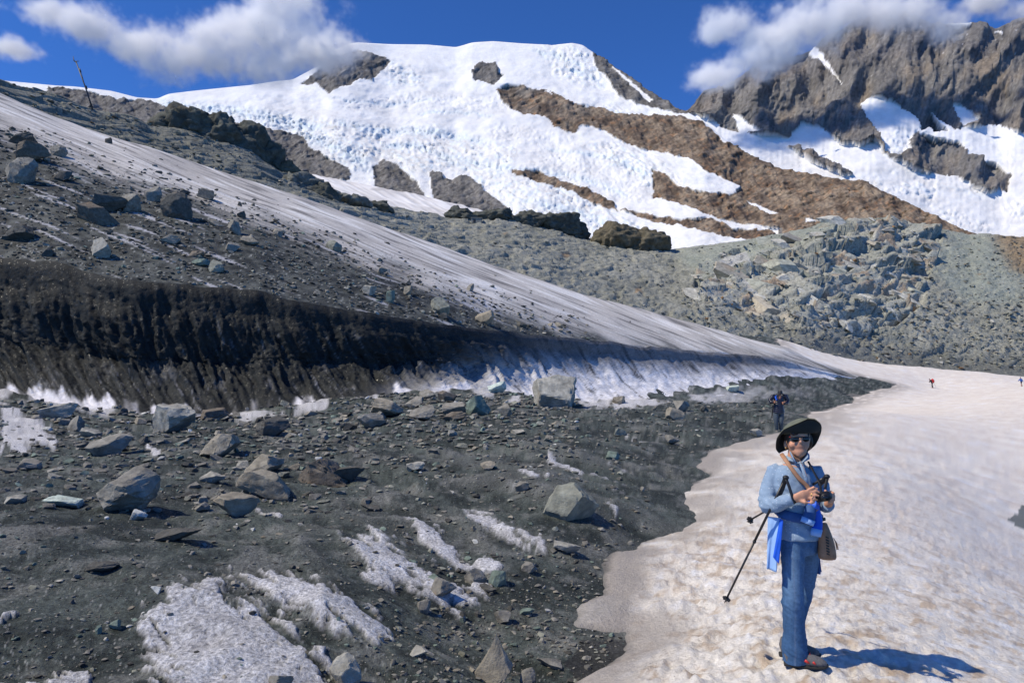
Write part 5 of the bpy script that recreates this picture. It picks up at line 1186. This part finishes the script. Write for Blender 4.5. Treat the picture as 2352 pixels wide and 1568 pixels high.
put('hanging_panel', panel((W(316, 618, -.05), W(388, 625, -.10)), (W(304, 915, -.06), W(372, 935, -.12)), .004, ph=.5), M_lb, jk)
put('lining', panel((W(385, 632, -.118), W(402, 640, -.13)), (W(343, 850, -.13), W(380, 895, -.13)), .003, nx=8, fold=.006), M_bb, jk)
put('hanging_panel', panel((W(575, 780, .10), W(608, 780, .08)), (W(578, 945, .12), W(622, 935, .10)), .004, nx=8, ph=2.), M_nb, jk)
q = Sol(); q.tube(cr([[*W(560, 560, -.165)], [*W(555, 600, -.185)], [*W(540, 655, -.19)]], 4), list(np.linspace(.036, .042, 9))); put('sleeve', q.fuse(.006, 3), M_nb, jk); 
q = Sol(); q.tube([W(548, 632, -.189), W(537, 662, -.190)], [.044, .042]); put('cuff', q.raw('cuff'), M_lb, jk)
q = Sol(); q.tube([W(540, 655, -.192), W(537, 664, -.192)], [.036, .036]); put('cuff_opening', q.raw('cuff_opening'), M_black, jk)
q = Sol(); q.tube([W(545, 550, -.17), W(575, 552, -.185), W(592, 566, -.16)], [.026, .034, .026]); put('knot', q.fuse(.006, 3), M_bb, jk)
q = Sol(); q.tube(cr([W(585, 570, -.15), W(600, 640, -.15), W(594, 700, -.16)], 4), list(np.linspace(.028, .034, 9))); put('sleeve', q.fuse(.006, 3), M_bb, jk)
q = Sol(); q.tube([W(594, 690, -.16), W(588, 732, -.165)], [.037, .033]); put('cuff', q.raw('cuff'), M_lb, jk)

# ---------------------------------------------------------------- things she carries (each a thing of its own)
def thing(name, at_, label, cat): return empty(name, tuple(W0 + at_), label, cat)
def part(name, sol, mat, parent, off, fuse=None):
    me = sol.fuse(fuse, 3, name) if fuse else sol.raw(name); me.transform(Matrix.Translation(-Vector(off))); return put(name, me, mat, parent)
cb = W(632, 505, -.285); cam_t = thing('compact_camera', cb, 'black compact camera held in front of the woman with both hands', 'camera')
q = Sol(); q.tube([W(588, 512, -.275), W(600, 510, -.28), W(660, 503, -.275), W(672, 502, -.265)], [(.026, .014), (.033, .019), (.033, .019), (.026, .014)], (0, 0, 1), 16); part('camera_body', q, M_black, cam_t, cb)
q = Sol(); q.tube([W(636, 510, -.29), W(640, 512, -.335)], [.026, .024], seg=18); ln = part('lens_barrel', q, M_black, cam_t, cb); q = Sol(); q.tube([W(640, 512, -.335), W(640, 512, -.338)], [.018, .018], seg=18); part('front_glass', q, M_lens, cam_t, cb)
q = Sol(); q.tube(cr([W(545, 305, -.09), W(580, 370, -.14), W(612, 430, -.18), W(618, 480, -.25)], 4), [(.008, .0018)] * 13, (1, 0, 0), 8); part('neck_strap', q, M_black, cam_t, cb)
bb = W(655, 760, -.06); bag = thing('shoulder_bag', bb, 'brown leather shoulder bag hanging at the side of the woman in jeans', 'bag')
q = Sol(); A = cr([[*W(628, 655, -.08), .026, .03], [*W(634, 700, -.085), .040, .042], [*W(648, 770, -.09), .052, .050], [*W(654, 840, -.09), .060, .052], [*W(655, 862, -.09), .055, .046]], 4); q.tube(A[:, :3], [tuple(t) for t in A[:, 3:5]], (1, 0, .05), 18); part('bag_body', q, M_bag, bag, bb, .007)
q = Sol(); q.tube(cr([W(392, 262, .03), W(408, 285, -.055), W(450, 345, -.125), W(500, 410, -.150), W(545, 455, -.155), W(585, 560, -.19), W(618, 650, -.11)], 5), [(.0145, .003)] * 31, (1, 0, .55), 8); part('strap', q, M_bag, bag, bb)
q = Sol(); q.tube([W(612, 640, -.115), W(642, 634, -.10)], [(.012, .006)] * 2, (0, 0, 1), 8); part('buckle', q, M_black, bag, bb)
q = Sol()
for k in range(7): q.tube([W(645 + k, 735 + k * 16, -.148), W(662 + k, 743 + k * 16, -.150)], [.004, .004], seg=6)
part('lacing', q, M_black, bag, bb)
q = Sol()
for k in range(3): q.tube([W(690, 742, -.12), W(702 + k * 3, 770, -.12), W(708 + k * 5, 808, -.118)], [.0022] * 3, seg=5)
part('tassel', q, M_bag, bag, bb)
def pole(g_top, g_bot, tip, label, strap, bfrac=.965):
    g_top, g_bot, tip = map(np.array, (g_top, g_bot, tip)); t = thing('trekking_pole', tip, label, 'trekking pole'); d = tip - g_top; L = np.linalg.norm(d); d /= L
    q = Sol(); q.tube([g_top, g_top + d * L * .5], [.0088, .0085], seg=10); q.tube([g_top + d * L * .48, g_top + d * L * .97], [.0072, .0068], seg=10); part('shaft', q, M_alu, t, tip)
    q = Sol(); q.ball(g_top, (.021, .021, .017)); gv = g_bot - g_top; q.tube([g_top, g_top + gv * .25, g_top + gv * .6, g_bot], [.016, .0165, .0175, .014], seg=12); part('grip', q, M_black, t, tip, .005)
    q = Sol(); b0 = g_top + d * L * bfrac; e1 = np.cross(d, (0, 0, 1)); e1 /= np.linalg.norm(e1); e2 = np.cross(d, e1)
    q.tube([b0 - d * .006, b0 + d * .006], [.018, .018], seg=12)
    for k in range(7): a = 2 * math.pi * k / 7; q.ball(b0 + (e1 * math.cos(a) + e2 * math.sin(a)) * .021, .009, lvl=2)
    part('basket', q, M_black, t, tip); q = Sol(); q.tube([g_top + d * L * .965, tip], [.006, .0025], seg=8); part('tip', q, M_alu, t, tip)
    q = Sol(); q.tube([g_top + d * L * .49, g_top + d * L * .505], [.0115, .0115], seg=10); part('clamp', q, M_alu, t, tip)
    q = Sol(); q.tube(cr(strap, 4), [(.010, .002)] * ((len(strap) - 1) * 4 + 1), (1, 0, .3), 8); part('wrist_strap', q, M_black, t, tip)
pole(W(418, 398, -.215), W(382, 500, -.16), W(68, 1112, .10), 'black trekking pole slanting down from under the arm, tip above the snow', [W(420, 405, -.225), W(437, 450, -.245), W(455, 505, -.262), W(472, 545, -.262)])
pole(W(652, 392, -.20), W(610, 440, -.13), W(196, 650, .52), 'black trekking pole tucked under both arms pointing backwards, basket behind the elbow', [W(655, 398, -.205), W(648, 430, -.23), W(640, 462, -.245)], .955)

# ---------------------------------------------------------------- man in black on the debris
def hitg(u, v):
    p = drop2(u, v); return p
m0 = hitg(1787, 990.5); man = empty('person', tuple(m0), 'man in black hat and dark puffy jacket walking on the debris', 'person')
Q_ = lambda a, b, dy=0.0: P3(1745.6 + .0879 * a, 872.8 + .0879 * b, m0[1] + dy) - m0
def putS(name, sol, mat, parent, vox, sm=3): return put(name, sol.fuse(vox, sm, name), mat, parent)
B = Sol(); B.ball(Q_(512, 420, -.02), (.075, .09, .115)); B.ball(Q_(508, 480, -.07), (.05, .05, .05)); B.ball(Q_(505, 455, -.115), (.014, .02, .022)); B.tube([Q_(510, 470), Q_(505, 560, .03)], [.06, .075]); B.tube([Q_(505, 540, .03), Q_(495, 700, .02), Q_(490, 860, .02)], [.13, .13, .12])
for a_, b_ in ((345, 425), (645, 410)): B.tube([Q_(a_, b_, .05), Q_(270 if a_ < 500 else 715, 530, .02), Q_(385 if a_ < 500 else 600, 575 if a_ < 500 else 600, -.16)], [.045, .04, .03])
for a_, b_ in ((385, 572), (600, 598)):
    B.ball(Q_(a_, b_, -.19), (.042, .04, .045))
    for k in range(4): B.tube([Q_(a_ - 28 + k * 4, b_ - 26 + k * 17, -.20), Q_(a_ + 4, b_ - 26 + k * 17, -.238), Q_(a_ + 26, b_ - 24 + k * 16, -.215)], [.0115, .0115, .010], seg=8)
    B.tube([Q_(a_, b_ - 20, -.20), Q_(a_ + 10, b_ - 42, -.215)], [.012, .010], seg=8)
B.tube([Q_(410, 850), Q_(420, 1090, -.03), Q_(440, 1300, .05)], [.07, .05, .04]); B.tube([Q_(565, 860), Q_(552, 1090, -.05), Q_(545, 1290, .12)], [.07, .05, .04])
me = B.fuse(.011, 2, 'body'); set_tone(me, np.tile(np.array([.42, .19, .11]), (len(me.vertices), 1))); put('body', me, M_skin, man)
S = Sol(); A = cr([[*Q_(500, 395, .06), .12, .10], [*Q_(495, 450, .05), .20, .14], [*Q_(490, 580, .02), .205, .16], [*Q_(490, 720, .0), .21, .17], [*Q_(495, 850, .0), .235, .18]], 5); S.tube(A[:, :3], [tuple(t) for t in A[:, 3:]], (1, 0, 0), 18)
S.tube([Q_(400, 415, .05), Q_(330, 430, .05), Q_(262, 520, .02), Q_(290, 580, -.04), Q_(352, 578, -.15)], [.09, .10, .088, .08, .062]); S.tube([Q_(600, 405, .05), Q_(660, 415, .05), Q_(725, 540, .03), Q_(690, 610, -.04), Q_(630, 606, -.15)], [.09, .10, .088, .08, .062])
me = S.fuse(.014, 3, 'jacket'); wrinkle(me, lambda P: .012 * np.abs(np.sin(P[:, 2] * 38 + 1.5 * P[:, 0])) - .006); put('jacket', me, M_puff, man)
T = Sol(); T.tube([Q_(492, 800, .0), Q_(495, 880, .0)], [(.20, .15), (.18, .14)], (1, 0, 0)); A = cr([[*Q_(415, 860), .105], [*Q_(415, 980, -.02), .105], [*Q_(420, 1090, -.03), .09], [*Q_(432, 1210, .0), .078], [*Q_(440, 1290, .04), .075]], 4); T.tube(A[:, :3], list(A[:, 3])); A = cr([[*Q_(560, 870), .105], [*Q_(560, 980, -.03), .10], [*Q_(552, 1090, -.05), .09], [*Q_(550, 1210, .04), .08], [*Q_(545, 1275, .11), .078]], 4); T.tube(A[:, :3], list(A[:, 3])); putS('trousers', T, M_trou, man, .013)
for a_, b_, dy in ((442, 1335, .02), (545, 1300, .16)):
    T = Sol(); T.tube([Q_(a_, b_ - 30, dy + .05), Q_(a_, b_, dy + .04), Q_(a_, b_ + 6, dy - .06), Q_(a_, b_ + 12, dy - .16)], [.05, .055, .05, .035]); o = putS('boot', T, mat_plain('tan_boot', (.22, .2, .17), .8), man, .012)
T = Sol(); A = cr([[*Q_(525, 372, -.0), .108], [*Q_(527, 320, .0), .100], [*Q_(530, 280, .0), .085], [*Q_(530, 270, .0), .05]], 4); T.tube(A[:, :3], list(A[:, 3]), seg=18); h_ = put('hat', T.raw('hat_crown'), M_black, man)
T = Sol(); T.tube([Q_(515, 352, -.02), Q_(515, 372, -.02)], [(.165, .175), (.16, .17)], (1, 0, .1), 22); put('brim', T.raw('brim'), M_black, h_)
T = Sol(); T.tube(cr([Q_(435, 385, .04), Q_(408, 430, -.06), Q_(415, 475, -.13), Q_(440, 520, -.15)], 4), [(.032, .01)] * 13, (1, 0, 0), 10); put('blue_strap', T.raw('blue_strap'), M_bb, man)
bp0 = Q_(500, 560, .25); T = Sol(); T.tube([Q_(500, 400, .22), Q_(500, 520, .27), Q_(500, 690, .24)], [(.13, .09), (.16, .13), (.15, .11)], (1, 0, 0)); bpk = empty('backpack', tuple(m0 + bp0), 'dark backpack on the back of the man in black', 'backpack'); part('pack_body', T, M_black, bpk, bp0, .015)
T = Sol(); T.tube([Q_(338, 660, .05), Q_(325, 800, .08), Q_(310, 985, .1)], [.022, .024, .016]); part('dangling_strap', T, M_black, bpk, bp0)

# ---------------------------------------------------------------- far hikers on the snow
def hits(u, v):
    ds = np.linspace(60, 168, 1200); p = P3(np.full(1200, u), np.full(1200, v), ds); z = snow_z(p[:, 0], p[:, 1]); d_ = p[:, 2] - z; k = np.argmax(d_ < 0); k = k if k > 0 else int(np.argmin(np.abs(d_))); return p[k]
def hiker(u0, v0, f0, lean, top_m, leg_m, label, pack_m, pack_l, bare):
    h0 = P3(u0, v0, 128.0); h0[2] = float(snow_z(h0[0], h0[1])); o = empty('person', tuple(h0), label, 'person')
    K = lambda x, y, z: np.array([x * 1.05, y, z * 1.05])
    B = Sol(); lx = lean
    B.ball(K(-.42 * lx, 0, 1.58 - .1 * lx), (.085, .095, .115)); B.tube([K(-.36 * lx, 0, 1.5 - .08 * lx), K(-.28 * lx, 0, 1.36)], [.055, .07]); B.tube([K(-.28 * lx, 0, 1.36), K(-.12 * lx, 0, 1.1), K(0, 0, .9)], [.15, .15, .14])
    B.tube([K(.02, -.08, .9), K(-.10, -.08, .48), K(-.02, -.08, .04)], [.08, .06, .045]); B.tube([K(.02, .08, .9), K(.06, .08, .48), K(.22, .08, .06)], [.08, .06, .045]); B.tube([K(-.02, -.08, .04), K(-.2, -.08, .03)], [.05, .035]); B.tube([K(.22, .08, .06), K(.06, .08, .03)], [.05, .035])
    B.tube([K(-.22 * lx, -.18, 1.33), K(.05, -.26, 1.08), K(.16, -.28, .86)], [.06, .05, .04]); B.tube([K(-.25 * lx, .18, 1.33), K(-.30, .22, 1.06), K(-.46, .2, .95)], [.06, .05, .04])
    me = B.fuse(.022, 2, 'body'); P, N = vco(me); C = np.tile(np.array([.40, .2, .13]), (len(P), 1)); set_tone(me, C); put('body', me, M_skin, o)
    T = Sol(); T.tube([K(-.30 * lx, 0, 1.42), K(-.24 * lx, 0, 1.3), K(-.1 * lx, 0, 1.08), K(0, 0, .88)], [(.12, .15), (.17, .20), (.17, .19), (.17, .18)], (1, 0, 0)); T.tube([K(-.22 * lx, -.18, 1.33), K(.05, -.26, 1.08), K(.14, -.28, .9)], [.085, .07, .055]); T.tube([K(-.25 * lx, .18, 1.33), K(-.30, .22, 1.06), K(-.43, .2, .96)], [.085, .07, .055]); putS('jacket', T, top_m, o, .025)
    T = Sol(); e = .55 if bare else .1
    T.tube([K(0, 0, .95), K(.02, -.08, .85), K(-.09, -.08, .5 if not bare else .56), K(-.04, -.08, e)], [.16, .115, .09, .08]); T.tube([K(0, 0, .95), K(.03, .08, .85), K(.06, .08, .5 if not bare else .56), K(.16 if not bare else .08, .08, e)], [.16, .115, .09, .08]); putS('trousers', T, leg_m, o, .025)
    T = Sol(); T.ball(K(-.42 * lx, 0, 1.64 - .1 * lx), (.10, .11, .085)); put('cap', T.raw('cap'), M_black, o)
    if pack_m is not None:
        b0 = K(.05, .0, 1.25); pk = empty('backpack', tuple(h0 + b0), pack_l, 'backpack'); T = Sol(); T.tube([K(-.10 * lx + .02, -.10, 1.58), K(.02, -.16, 1.38), K(.12, -.16, 1.12), K(.16, -.12, .92)], [(.19, .14), (.25, .19), (.24, .19), (.17, .13)], (1, 0, 0)); part('pack_body', T, pack_m, pk, b0, .025)
        T = Sol(); T.tube([K(-.2, -.32, 1.36), K(.3, -.34, 1.30)], [.025, .025], seg=8); part('pocket_strap', T, M_black, pk, b0)
    q0 = K(.2, -.3, .05); t = empty('trekking_pole', tuple(h0 + q0), 'thin pole in the hand of the ' + ('hiker with the red pack' if pack_m is not None else 'hiker in blue'), 'trekking pole'); T = Sol(); T.tube([K(.15, -.29, .98), K(.48, -.34, .04)], [.014, .012], seg=6); part('shaft', T, M_alu, t, q0); T = Sol(); T.tube([K(.145, -.29, 1.02), K(.17, -.29, .9)], [.022, .022], seg=6); part('grip', T, M_black, t, q0)
M_pack = mat_plain('red_pack_fabric', (.62, .022, .018), .6, .15, 9); M_blue = mat_plain('blue_fleece', (.02, .075, .30), .8, .1, 9); M_gt = mat_plain('grey_trousers', (.075, .075, .085), .85, .1, 9); M_dk = mat_plain('dark_shorts', (.02, .022, .03), .85, .1, 9)
hiker(2141, 884.5, 1, 1.0, M_dk, M_gt, 'hiker bending forward under a red backpack on the far snow', M_pack, 'bright red backpack carried by the far hiker on the snow', False)
hiker(2346, 883.5, 1, .25, M_blue, M_dk, 'hiker in blue top and dark shorts at the right edge of the snow', None, '', True)
# ================================================================== LEANING MAST, HUT AND FENCE ON THE MORAINE
def world_pt(u, v, d): return P3(u, v, d)
mast_b = SH_M.at(212, 256); dm = mast_b[1]; mb0 = P3(212, 244, dm)
mast = empty('leaning_mast', tuple(mb0), 'thin dark mast leaning left on the moraine ridge against the sky', 'mast')
def ms(name, pts, rad, mat, seg=8, sd=(1, 0, 0)):
    s = Sol(); s.tube([P3(u, v, dm + (q if q else 0)) - mb0 for u, v, q in pts], rad, sd, seg); return put(name, s.raw(name), mat, mast)
M_steel = mat_plain('weathered_steel', (.05, .055, .065), .5, .2, 3, 0, .5, .5)
ms('pole', [(213, 252, 0), (196, 200, 0), (174, 141, 0)], [.17, .14, .11], M_steel)
ms('bracket', [(176, 144, 0), (170, 140, 0), (168, 130, 0)], [.12, .11, .05], M_steel)
ms('arm', [(173, 141, 0), (181, 141, 0)], [.07, .06], M_steel)
ms('cable', [(184, 158, -.2), (187, 168, -.2), (195, 196, -.2), (213, 246, -.25)], [.04] * 4, M_steel, 6)
ms('sensor_box', [(183, 158, -.2), (186, 166, -.2)], [.12, .12], M_steel, 8)
ms('clamp', [(197, 198, 0), (199, 205, 0)], [.20, .20], M_alu)
# small stone shelter and a ladder-like fence
hp = SH_M.at(1094, 512)
if hp is not None:
    sh_ = empty('stone_shelter', tuple(hp), 'tiny flat-roofed stone shelter on the moraine crest', 'shelter')
    def boxm(sx, sy, sz, z0=0.0, x0=0.0, y0=0.0):
        bm = bmesh.new(); bmesh.ops.create_cube(bm, size=1.0); bmesh.ops.scale(bm, vec=(sx, sy, sz), verts=bm.verts); bmesh.ops.translate(bm, vec=(x0, y0, z0 + sz / 2), verts=bm.verts); bmesh.ops.bevel(bm, geom=bm.edges[:], offset=.04 * min(sx, sy, sz), segments=1, affect='EDGES'); me = bpy.data.meshes.new('box'); bm.to_mesh(me); bm.free(); return me
    put('wall', boxm(3.2, 2.2, 1.6, -.4), mat_plain('shelter_stone', (.22, .215, .19), .9, .3, 3, .5), sh_); put('flat_roof', boxm(3.6, 2.6, .25, 1.2), mat_plain('shelter_slab', (.16, .16, .15), .9, .3, 3, .4), sh_); put('doorway', boxm(.7, .1, 1.1, -.2, -.6, -1.12), M_black, sh_)
fp = SH_M.at(1372, 553)
if fp is not None:
    M_wood = mat_plain('grey_weathered_wood', (.22, .20, .17), .9, .3, 4, .4)
    fe = empty('wooden_barrier', tuple(fp), 'low grey wooden slat barrier beside the dark domed rock', 'fence')
    for k in range(7):
        s = Sol(); s.tube([np.array([-2.4 + k * .75, -.2 * k, -.3]), np.array([-2.1 + k * .75, -.2 * k, 1.3])], [(.09, .05)] * 2, (1, 0, 0), 6); put('slat', s.raw('slat'), M_wood, fe)
    for z in (.3, .85):
        s = Sol(); s.tube([np.array([-2.8, .1, z]), np.array([3.0, -1.4, z - .2])], [(.07, .06)] * 2, (0, 0, 1), 6); put('rail', s.raw('rail'), M_wood, fe)

# ================================================================== DARK CRAGS STANDING ABOVE THE MORAINE
CR = [('dark_crag', 'dark jagged crag behind the streaked glacier, left of the icefall', [(395, 330, 175, 72, 160, 0, 'dark'), (445, 318, 120, 68, 158, 1, 'dark'), (500, 345, 130, 72, 160, 2, 'dark'), (556, 372, 110, 80, 163, 3, 'dark'), (612, 395, 90, 55, 167, 4, 'dark'), (662, 420, 80, 40, 168, 5, 'brown'), (350, 335, 80, 50, 156, 6, 'green')]),
      ('dark_crag', 'low dark rock wall on the moraine crest below the icefall', [(1060, 508, 90, 26, 222, 7, 'dark'), (1130, 515, 110, 36, 226, 8, 'dark'), (1210, 528, 120, 40, 230, 9, 'dark'), (1280, 545, 120, 48, 232, 10, 'dark'), (1325, 552, 60, 36, 232, 11, 'dark')]),
      ('domed_rock', 'dark olive domed rock right of the low dark rock wall', [(1420, 575, 130, 60, 228, 12, 'brown'), (1480, 582, 120, 50, 228, 13, 'brown')]),
      ('rocky_ridge', 'dark broken rock ridge falling from the crag towards the snow tongue', [(700, 450, 90, 42, 150, 14, 'grey'), (745, 470, 90, 40, 150, 15, 'dark'), (800, 482, 100, 30, 158, 16, 'grey'), (860, 495, 90, 28, 168, 17, 'dark')])]
CD = {'dark': (.088, .092, .078), 'brown': (.12, .105, .072), 'grey': (.15, .155, .14), 'green': (.145, .16, .14)}
M_crag = mat_tone('crag_rock', .9, var=0.45, rough=0.9, bump=0.8, bump_scale=1.6, bump_dist=0.4, spec=0.2)
for nm, lab, blocks in CR:
    b0 = P3(blocks[0][0], blocks[0][1], blocks[0][4]); root = empty(nm, tuple(b0), lab, 'rock outcrop')
    for (u, vb, wpx, hpx, d, sd, cn) in blocks:
        Pq, Fq = rock_shape(700 + sd, 5, 'block' if nm != 'domed_rock' else 'round')
        kx = wpx * d / F_PX / 2; kz = hpx * d / F_PX * .75; Q = Pq * np.array([kx, kx * .8, kz]); a = .5 * math.sin(sd * 3.1)
        f_, c_, _ = facet((Q[:, 0] + .4 * Q[:, 2]) / 2.2, (Q[:, 2] - .3 * Q[:, 0] + Q[:, 1] * .4) / 1.3, sd, 1.2); nn_ = Pq / np.linalg.norm(Pq, axis=1)[:, None]
        Q = Q + nn_ * (.75 * f_ + .7 * fbm(Q[:, 0] / 3, Q[:, 1] / 3, Q[:, 2] / 2 + sd, 4))[:, None]; base_ = P3(u, vb, d); Q = Q + (base_ - b0) + np.array([0, 0, kz * .55])
        cc = np.array(CD[cn]) * (1 + .7 * fbm(Q[:, 0] / 2.5, Q[:, 1] / 2.5, Q[:, 2] / 2.5, 4))[:, None]; cc = mixc(cc, [.15, .105, .06], sstep(.25, .5, fbm(Q[:, 0] / 4, Q[:, 1] / 4, Q[:, 2] / 4 + 9, 3)) * .5)
        put('crag_block', mesh_np('crag_block', Q, Fq, np.clip(cc, .02, .6), smooth=True), M_crag, root)

# ------------------------------------------------------------------ tilted slabs of the outcrop on the right hill (pieces of the hillside)
hill = bpy.data.objects['moraine_hill']; rs2 = np.random.RandomState(21); nsl = 0
SLABM = []
for k in range(14):
    Pq, Fq = rock_poly(1500 + k, 'slab' if k % 3 else 'block', 1); cn = ['green', 'pale', 'pale', 'grey', 'pale', 'green', 'tan'][k % 7]
    cc = np.array(ROCKC[cn]) * (1 + .5 * fbm(Pq[:, 0] * 2 + k, Pq[:, 1] * 2, Pq[:, 2] * 2, 3))[:, None]; cc = mixc(cc, [.30, .17, .075], sstep(.2, .5, fbm(Pq[:, 0] + k, Pq[:, 1], Pq[:, 2], 3)) * .45)
    me = mesh_np('slab_piece', Pq, Fq, np.clip(cc * 1.4, .03, .6), smooth=False); me.materials.append(M_rock); SLABM.append(me)
while nsl < 110:
    u, v = rs2.uniform(1580, 2170), rs2.uniform(505, 775)
    if not inpoly(np.array(u), np.array(v), OUT): continue
    p = SH_M.at(u, v)
    if p is None: continue
    px = 14 + 74 * rs2.rand() ** 2.0; s = px * p[1] / F_PX / 2
    o = put('slab', SLABM[rs2.randint(14)], None, hill); o.location = (p[0], p[1] + s * .48, p[2] - s * .15); o.scale = (s * 1.25, s * .8, s * rs2.uniform(.32, .62)); o.rotation_euler = (rs2.normal(.34, .10), rs2.normal(.38, .12), rs2.normal(0, .18)); nsl += 1

# ================================================================== CLOUDS
def cloud(name, label, blobs, dist, thick, dens, res, seed, amp=.85):
    """a body of vapour: ellipsoidal cores eaten away by noise"""
    pts_ = np.array([P3(u, v, dist + dz) for u, v, a, b, dz in blobs]); s = dist / F_PX; c0 = pts_.mean(0)
    lo = np.min([p - np.array([a * s, thick * 1.0, b * s]) * 1.35 for p, (u, v, a, b, dz) in zip(pts_, blobs)], 0) - c0; hi = np.max([p + np.array([a * s, thick * 1.0, b * s]) * 1.35 for p, (u, v, a, b, dz) in zip(pts_, blobs)], 0) - c0
    ng = bpy.data.node_groups.new(name + '_field', 'GeometryNodeTree'); ng.interface.new_socket('Geometry', in_out='OUTPUT', socket_type='NodeSocketGeometry')
    N, L = ng.nodes, ng.links; pos = N.new('GeometryNodeInputPosition'); acc = None
    def vm(op, a, b):
        n = N.new('ShaderNodeVectorMath'); n.operation = op
        for k, x in enumerate((a, b)):
            if x is None: continue
            if hasattr(x, 'is_output'): L.new(x, n.inputs[k])
            else: n.inputs[k].default_value = x
        return n.outputs['Value'] if op in ('LENGTH',) else n.outputs[0]
    def fm(op, a, b=None, c=None):
        n = N.new('ShaderNodeMath'); n.operation = op
        for k, x in enumerate((a, b, c)):
            if x is None: continue
            if hasattr(x, 'is_output'): L.new(x, n.inputs[k])
            else: n.inputs[k].default_value = x
        return n.outputs[0]
    for p, (u, v, a, b, dz) in zip(pts_, blobs):
        q = vm('SUBTRACT', pos.outputs[0], tuple(p - c0)); q = vm('MULTIPLY', q, (1 / (a * s), 1 / (thick * .8), 1 / (b * s))); e = fm('SUBTRACT', 1.0, vm('LENGTH', q, None))
        acc = e if acc is None else fm('SMOOTH_MAX', acc, e, .25)
    def noise(scale, det, off):
        n = N.new('ShaderNodeTexNoise'); n.inputs['Scale'].default_value = scale; n.inputs['Detail'].default_value = det; n.inputs['Roughness'].default_value = .6
        L.new(vm('ADD', pos.outputs[0], off), n.inputs['Vector']); return n.outputs[0]
    n1 = fm('SUBTRACT', noise(1 / (72.0 * dist / F_PX), 5, (seed * 91., 13., 7.)), .5); f = fm('MULTIPLY_ADD', n1, amp * 2.3, acc); n2 = fm('SUBTRACT', noise(1 / (20.0 * dist / F_PX), 5, (7., seed * 31., 3.)), .5); f = fm('MULTIPLY_ADD', n2, amp * 1.2, f)
    f = fm('MULTIPLY', fm('MAXIMUM', fm('SUBTRACT', f, .0), 0.0), 1.3); f = fm('MINIMUM', fm('MULTIPLY', f, f), 1.0)
    vc = N.new('GeometryNodeVolumeCube'); L.new(f, vc.inputs['Density']); vc.inputs['Min'].default_value = tuple(lo); vc.inputs['Max'].default_value = tuple(hi)
    vc.inputs['Resolution X'].default_value = res[0]; vc.inputs['Resolution Y'].default_value = res[1]; vc.inputs['Resolution Z'].default_value = res[2]
    m = bpy.data.materials.new(name + '_vapour'); n, l = nodes_of(m); out = n.new('ShaderNodeOutputMaterial'); pv = n.new('ShaderNodeVolumePrincipled'); pv.inputs['Color'].default_value = (1, 1, 1, 1); pv.inputs['Density'].default_value = dens; pv.inputs['Anisotropy'].default_value = .15; l.new(pv.outputs[0], out.inputs['Volume'])
    sm = N.new('GeometryNodeSetMaterial'); sm.inputs['Material'].default_value = m; L.new(vc.outputs[0], sm.inputs[0]); go = N.new('NodeGroupOutput'); L.new(sm.outputs[0], go.inputs[0])
    vd = bpy.data.volumes.new(name); o = bpy.data.objects.new('cloud', vd); COL.objects.link(o); o.location = tuple(c0); vd.materials.append(m)
    md = o.modifiers.new('field', 'NODES'); md.node_group = ng; o['label'] = label; o['category'] = 'cloud'; o['group'] = 'clouds over the peaks'
cloud('cloud_dome', 'long white cloud trailing left from the shoulder of the snow dome', [(110, 22, 95, 34, 0), (210, 58, 110, 48, 0), (320, 98, 125, 58, 0), (430, 130, 125, 66, 0), (520, 105, 135, 95, 0), (610, 62, 150, 105, 0), (690, 92, 140, 100, 0), (640, 145, 150, 52, 0), (745, 122, 80, 52, 0), (800, 106, 58, 26, 0), (640, 0, 110, 50, 0), (15, 108, 75, 26, 0)], 1230, 58, .075, (280, 44, 90), 1, 1.0)
cloud('cloud_peak', 'grey-white cloud wrapped round the summit of the dark rocky peak', [(1690, 52, 85, 42, 0), (1640, 76, 55, 30, 0), (1780, 88, 120, 64, 0), (1850, 58, 150, 66, 0), (1950, 22, 170, 60, 0), (2080, 30, 150, 54, 0), (2165, 48, 80, 46, 0), (1635, 175, 75, 36, 0), (1720, 140, 85, 46, 0), (1800, 118, 70, 40, 0), (2260, 10, 110, 30, 0), (2340, 22, 70, 36, 0)], 2650, 115, .038, (280, 44, 90), 2, 1.0)
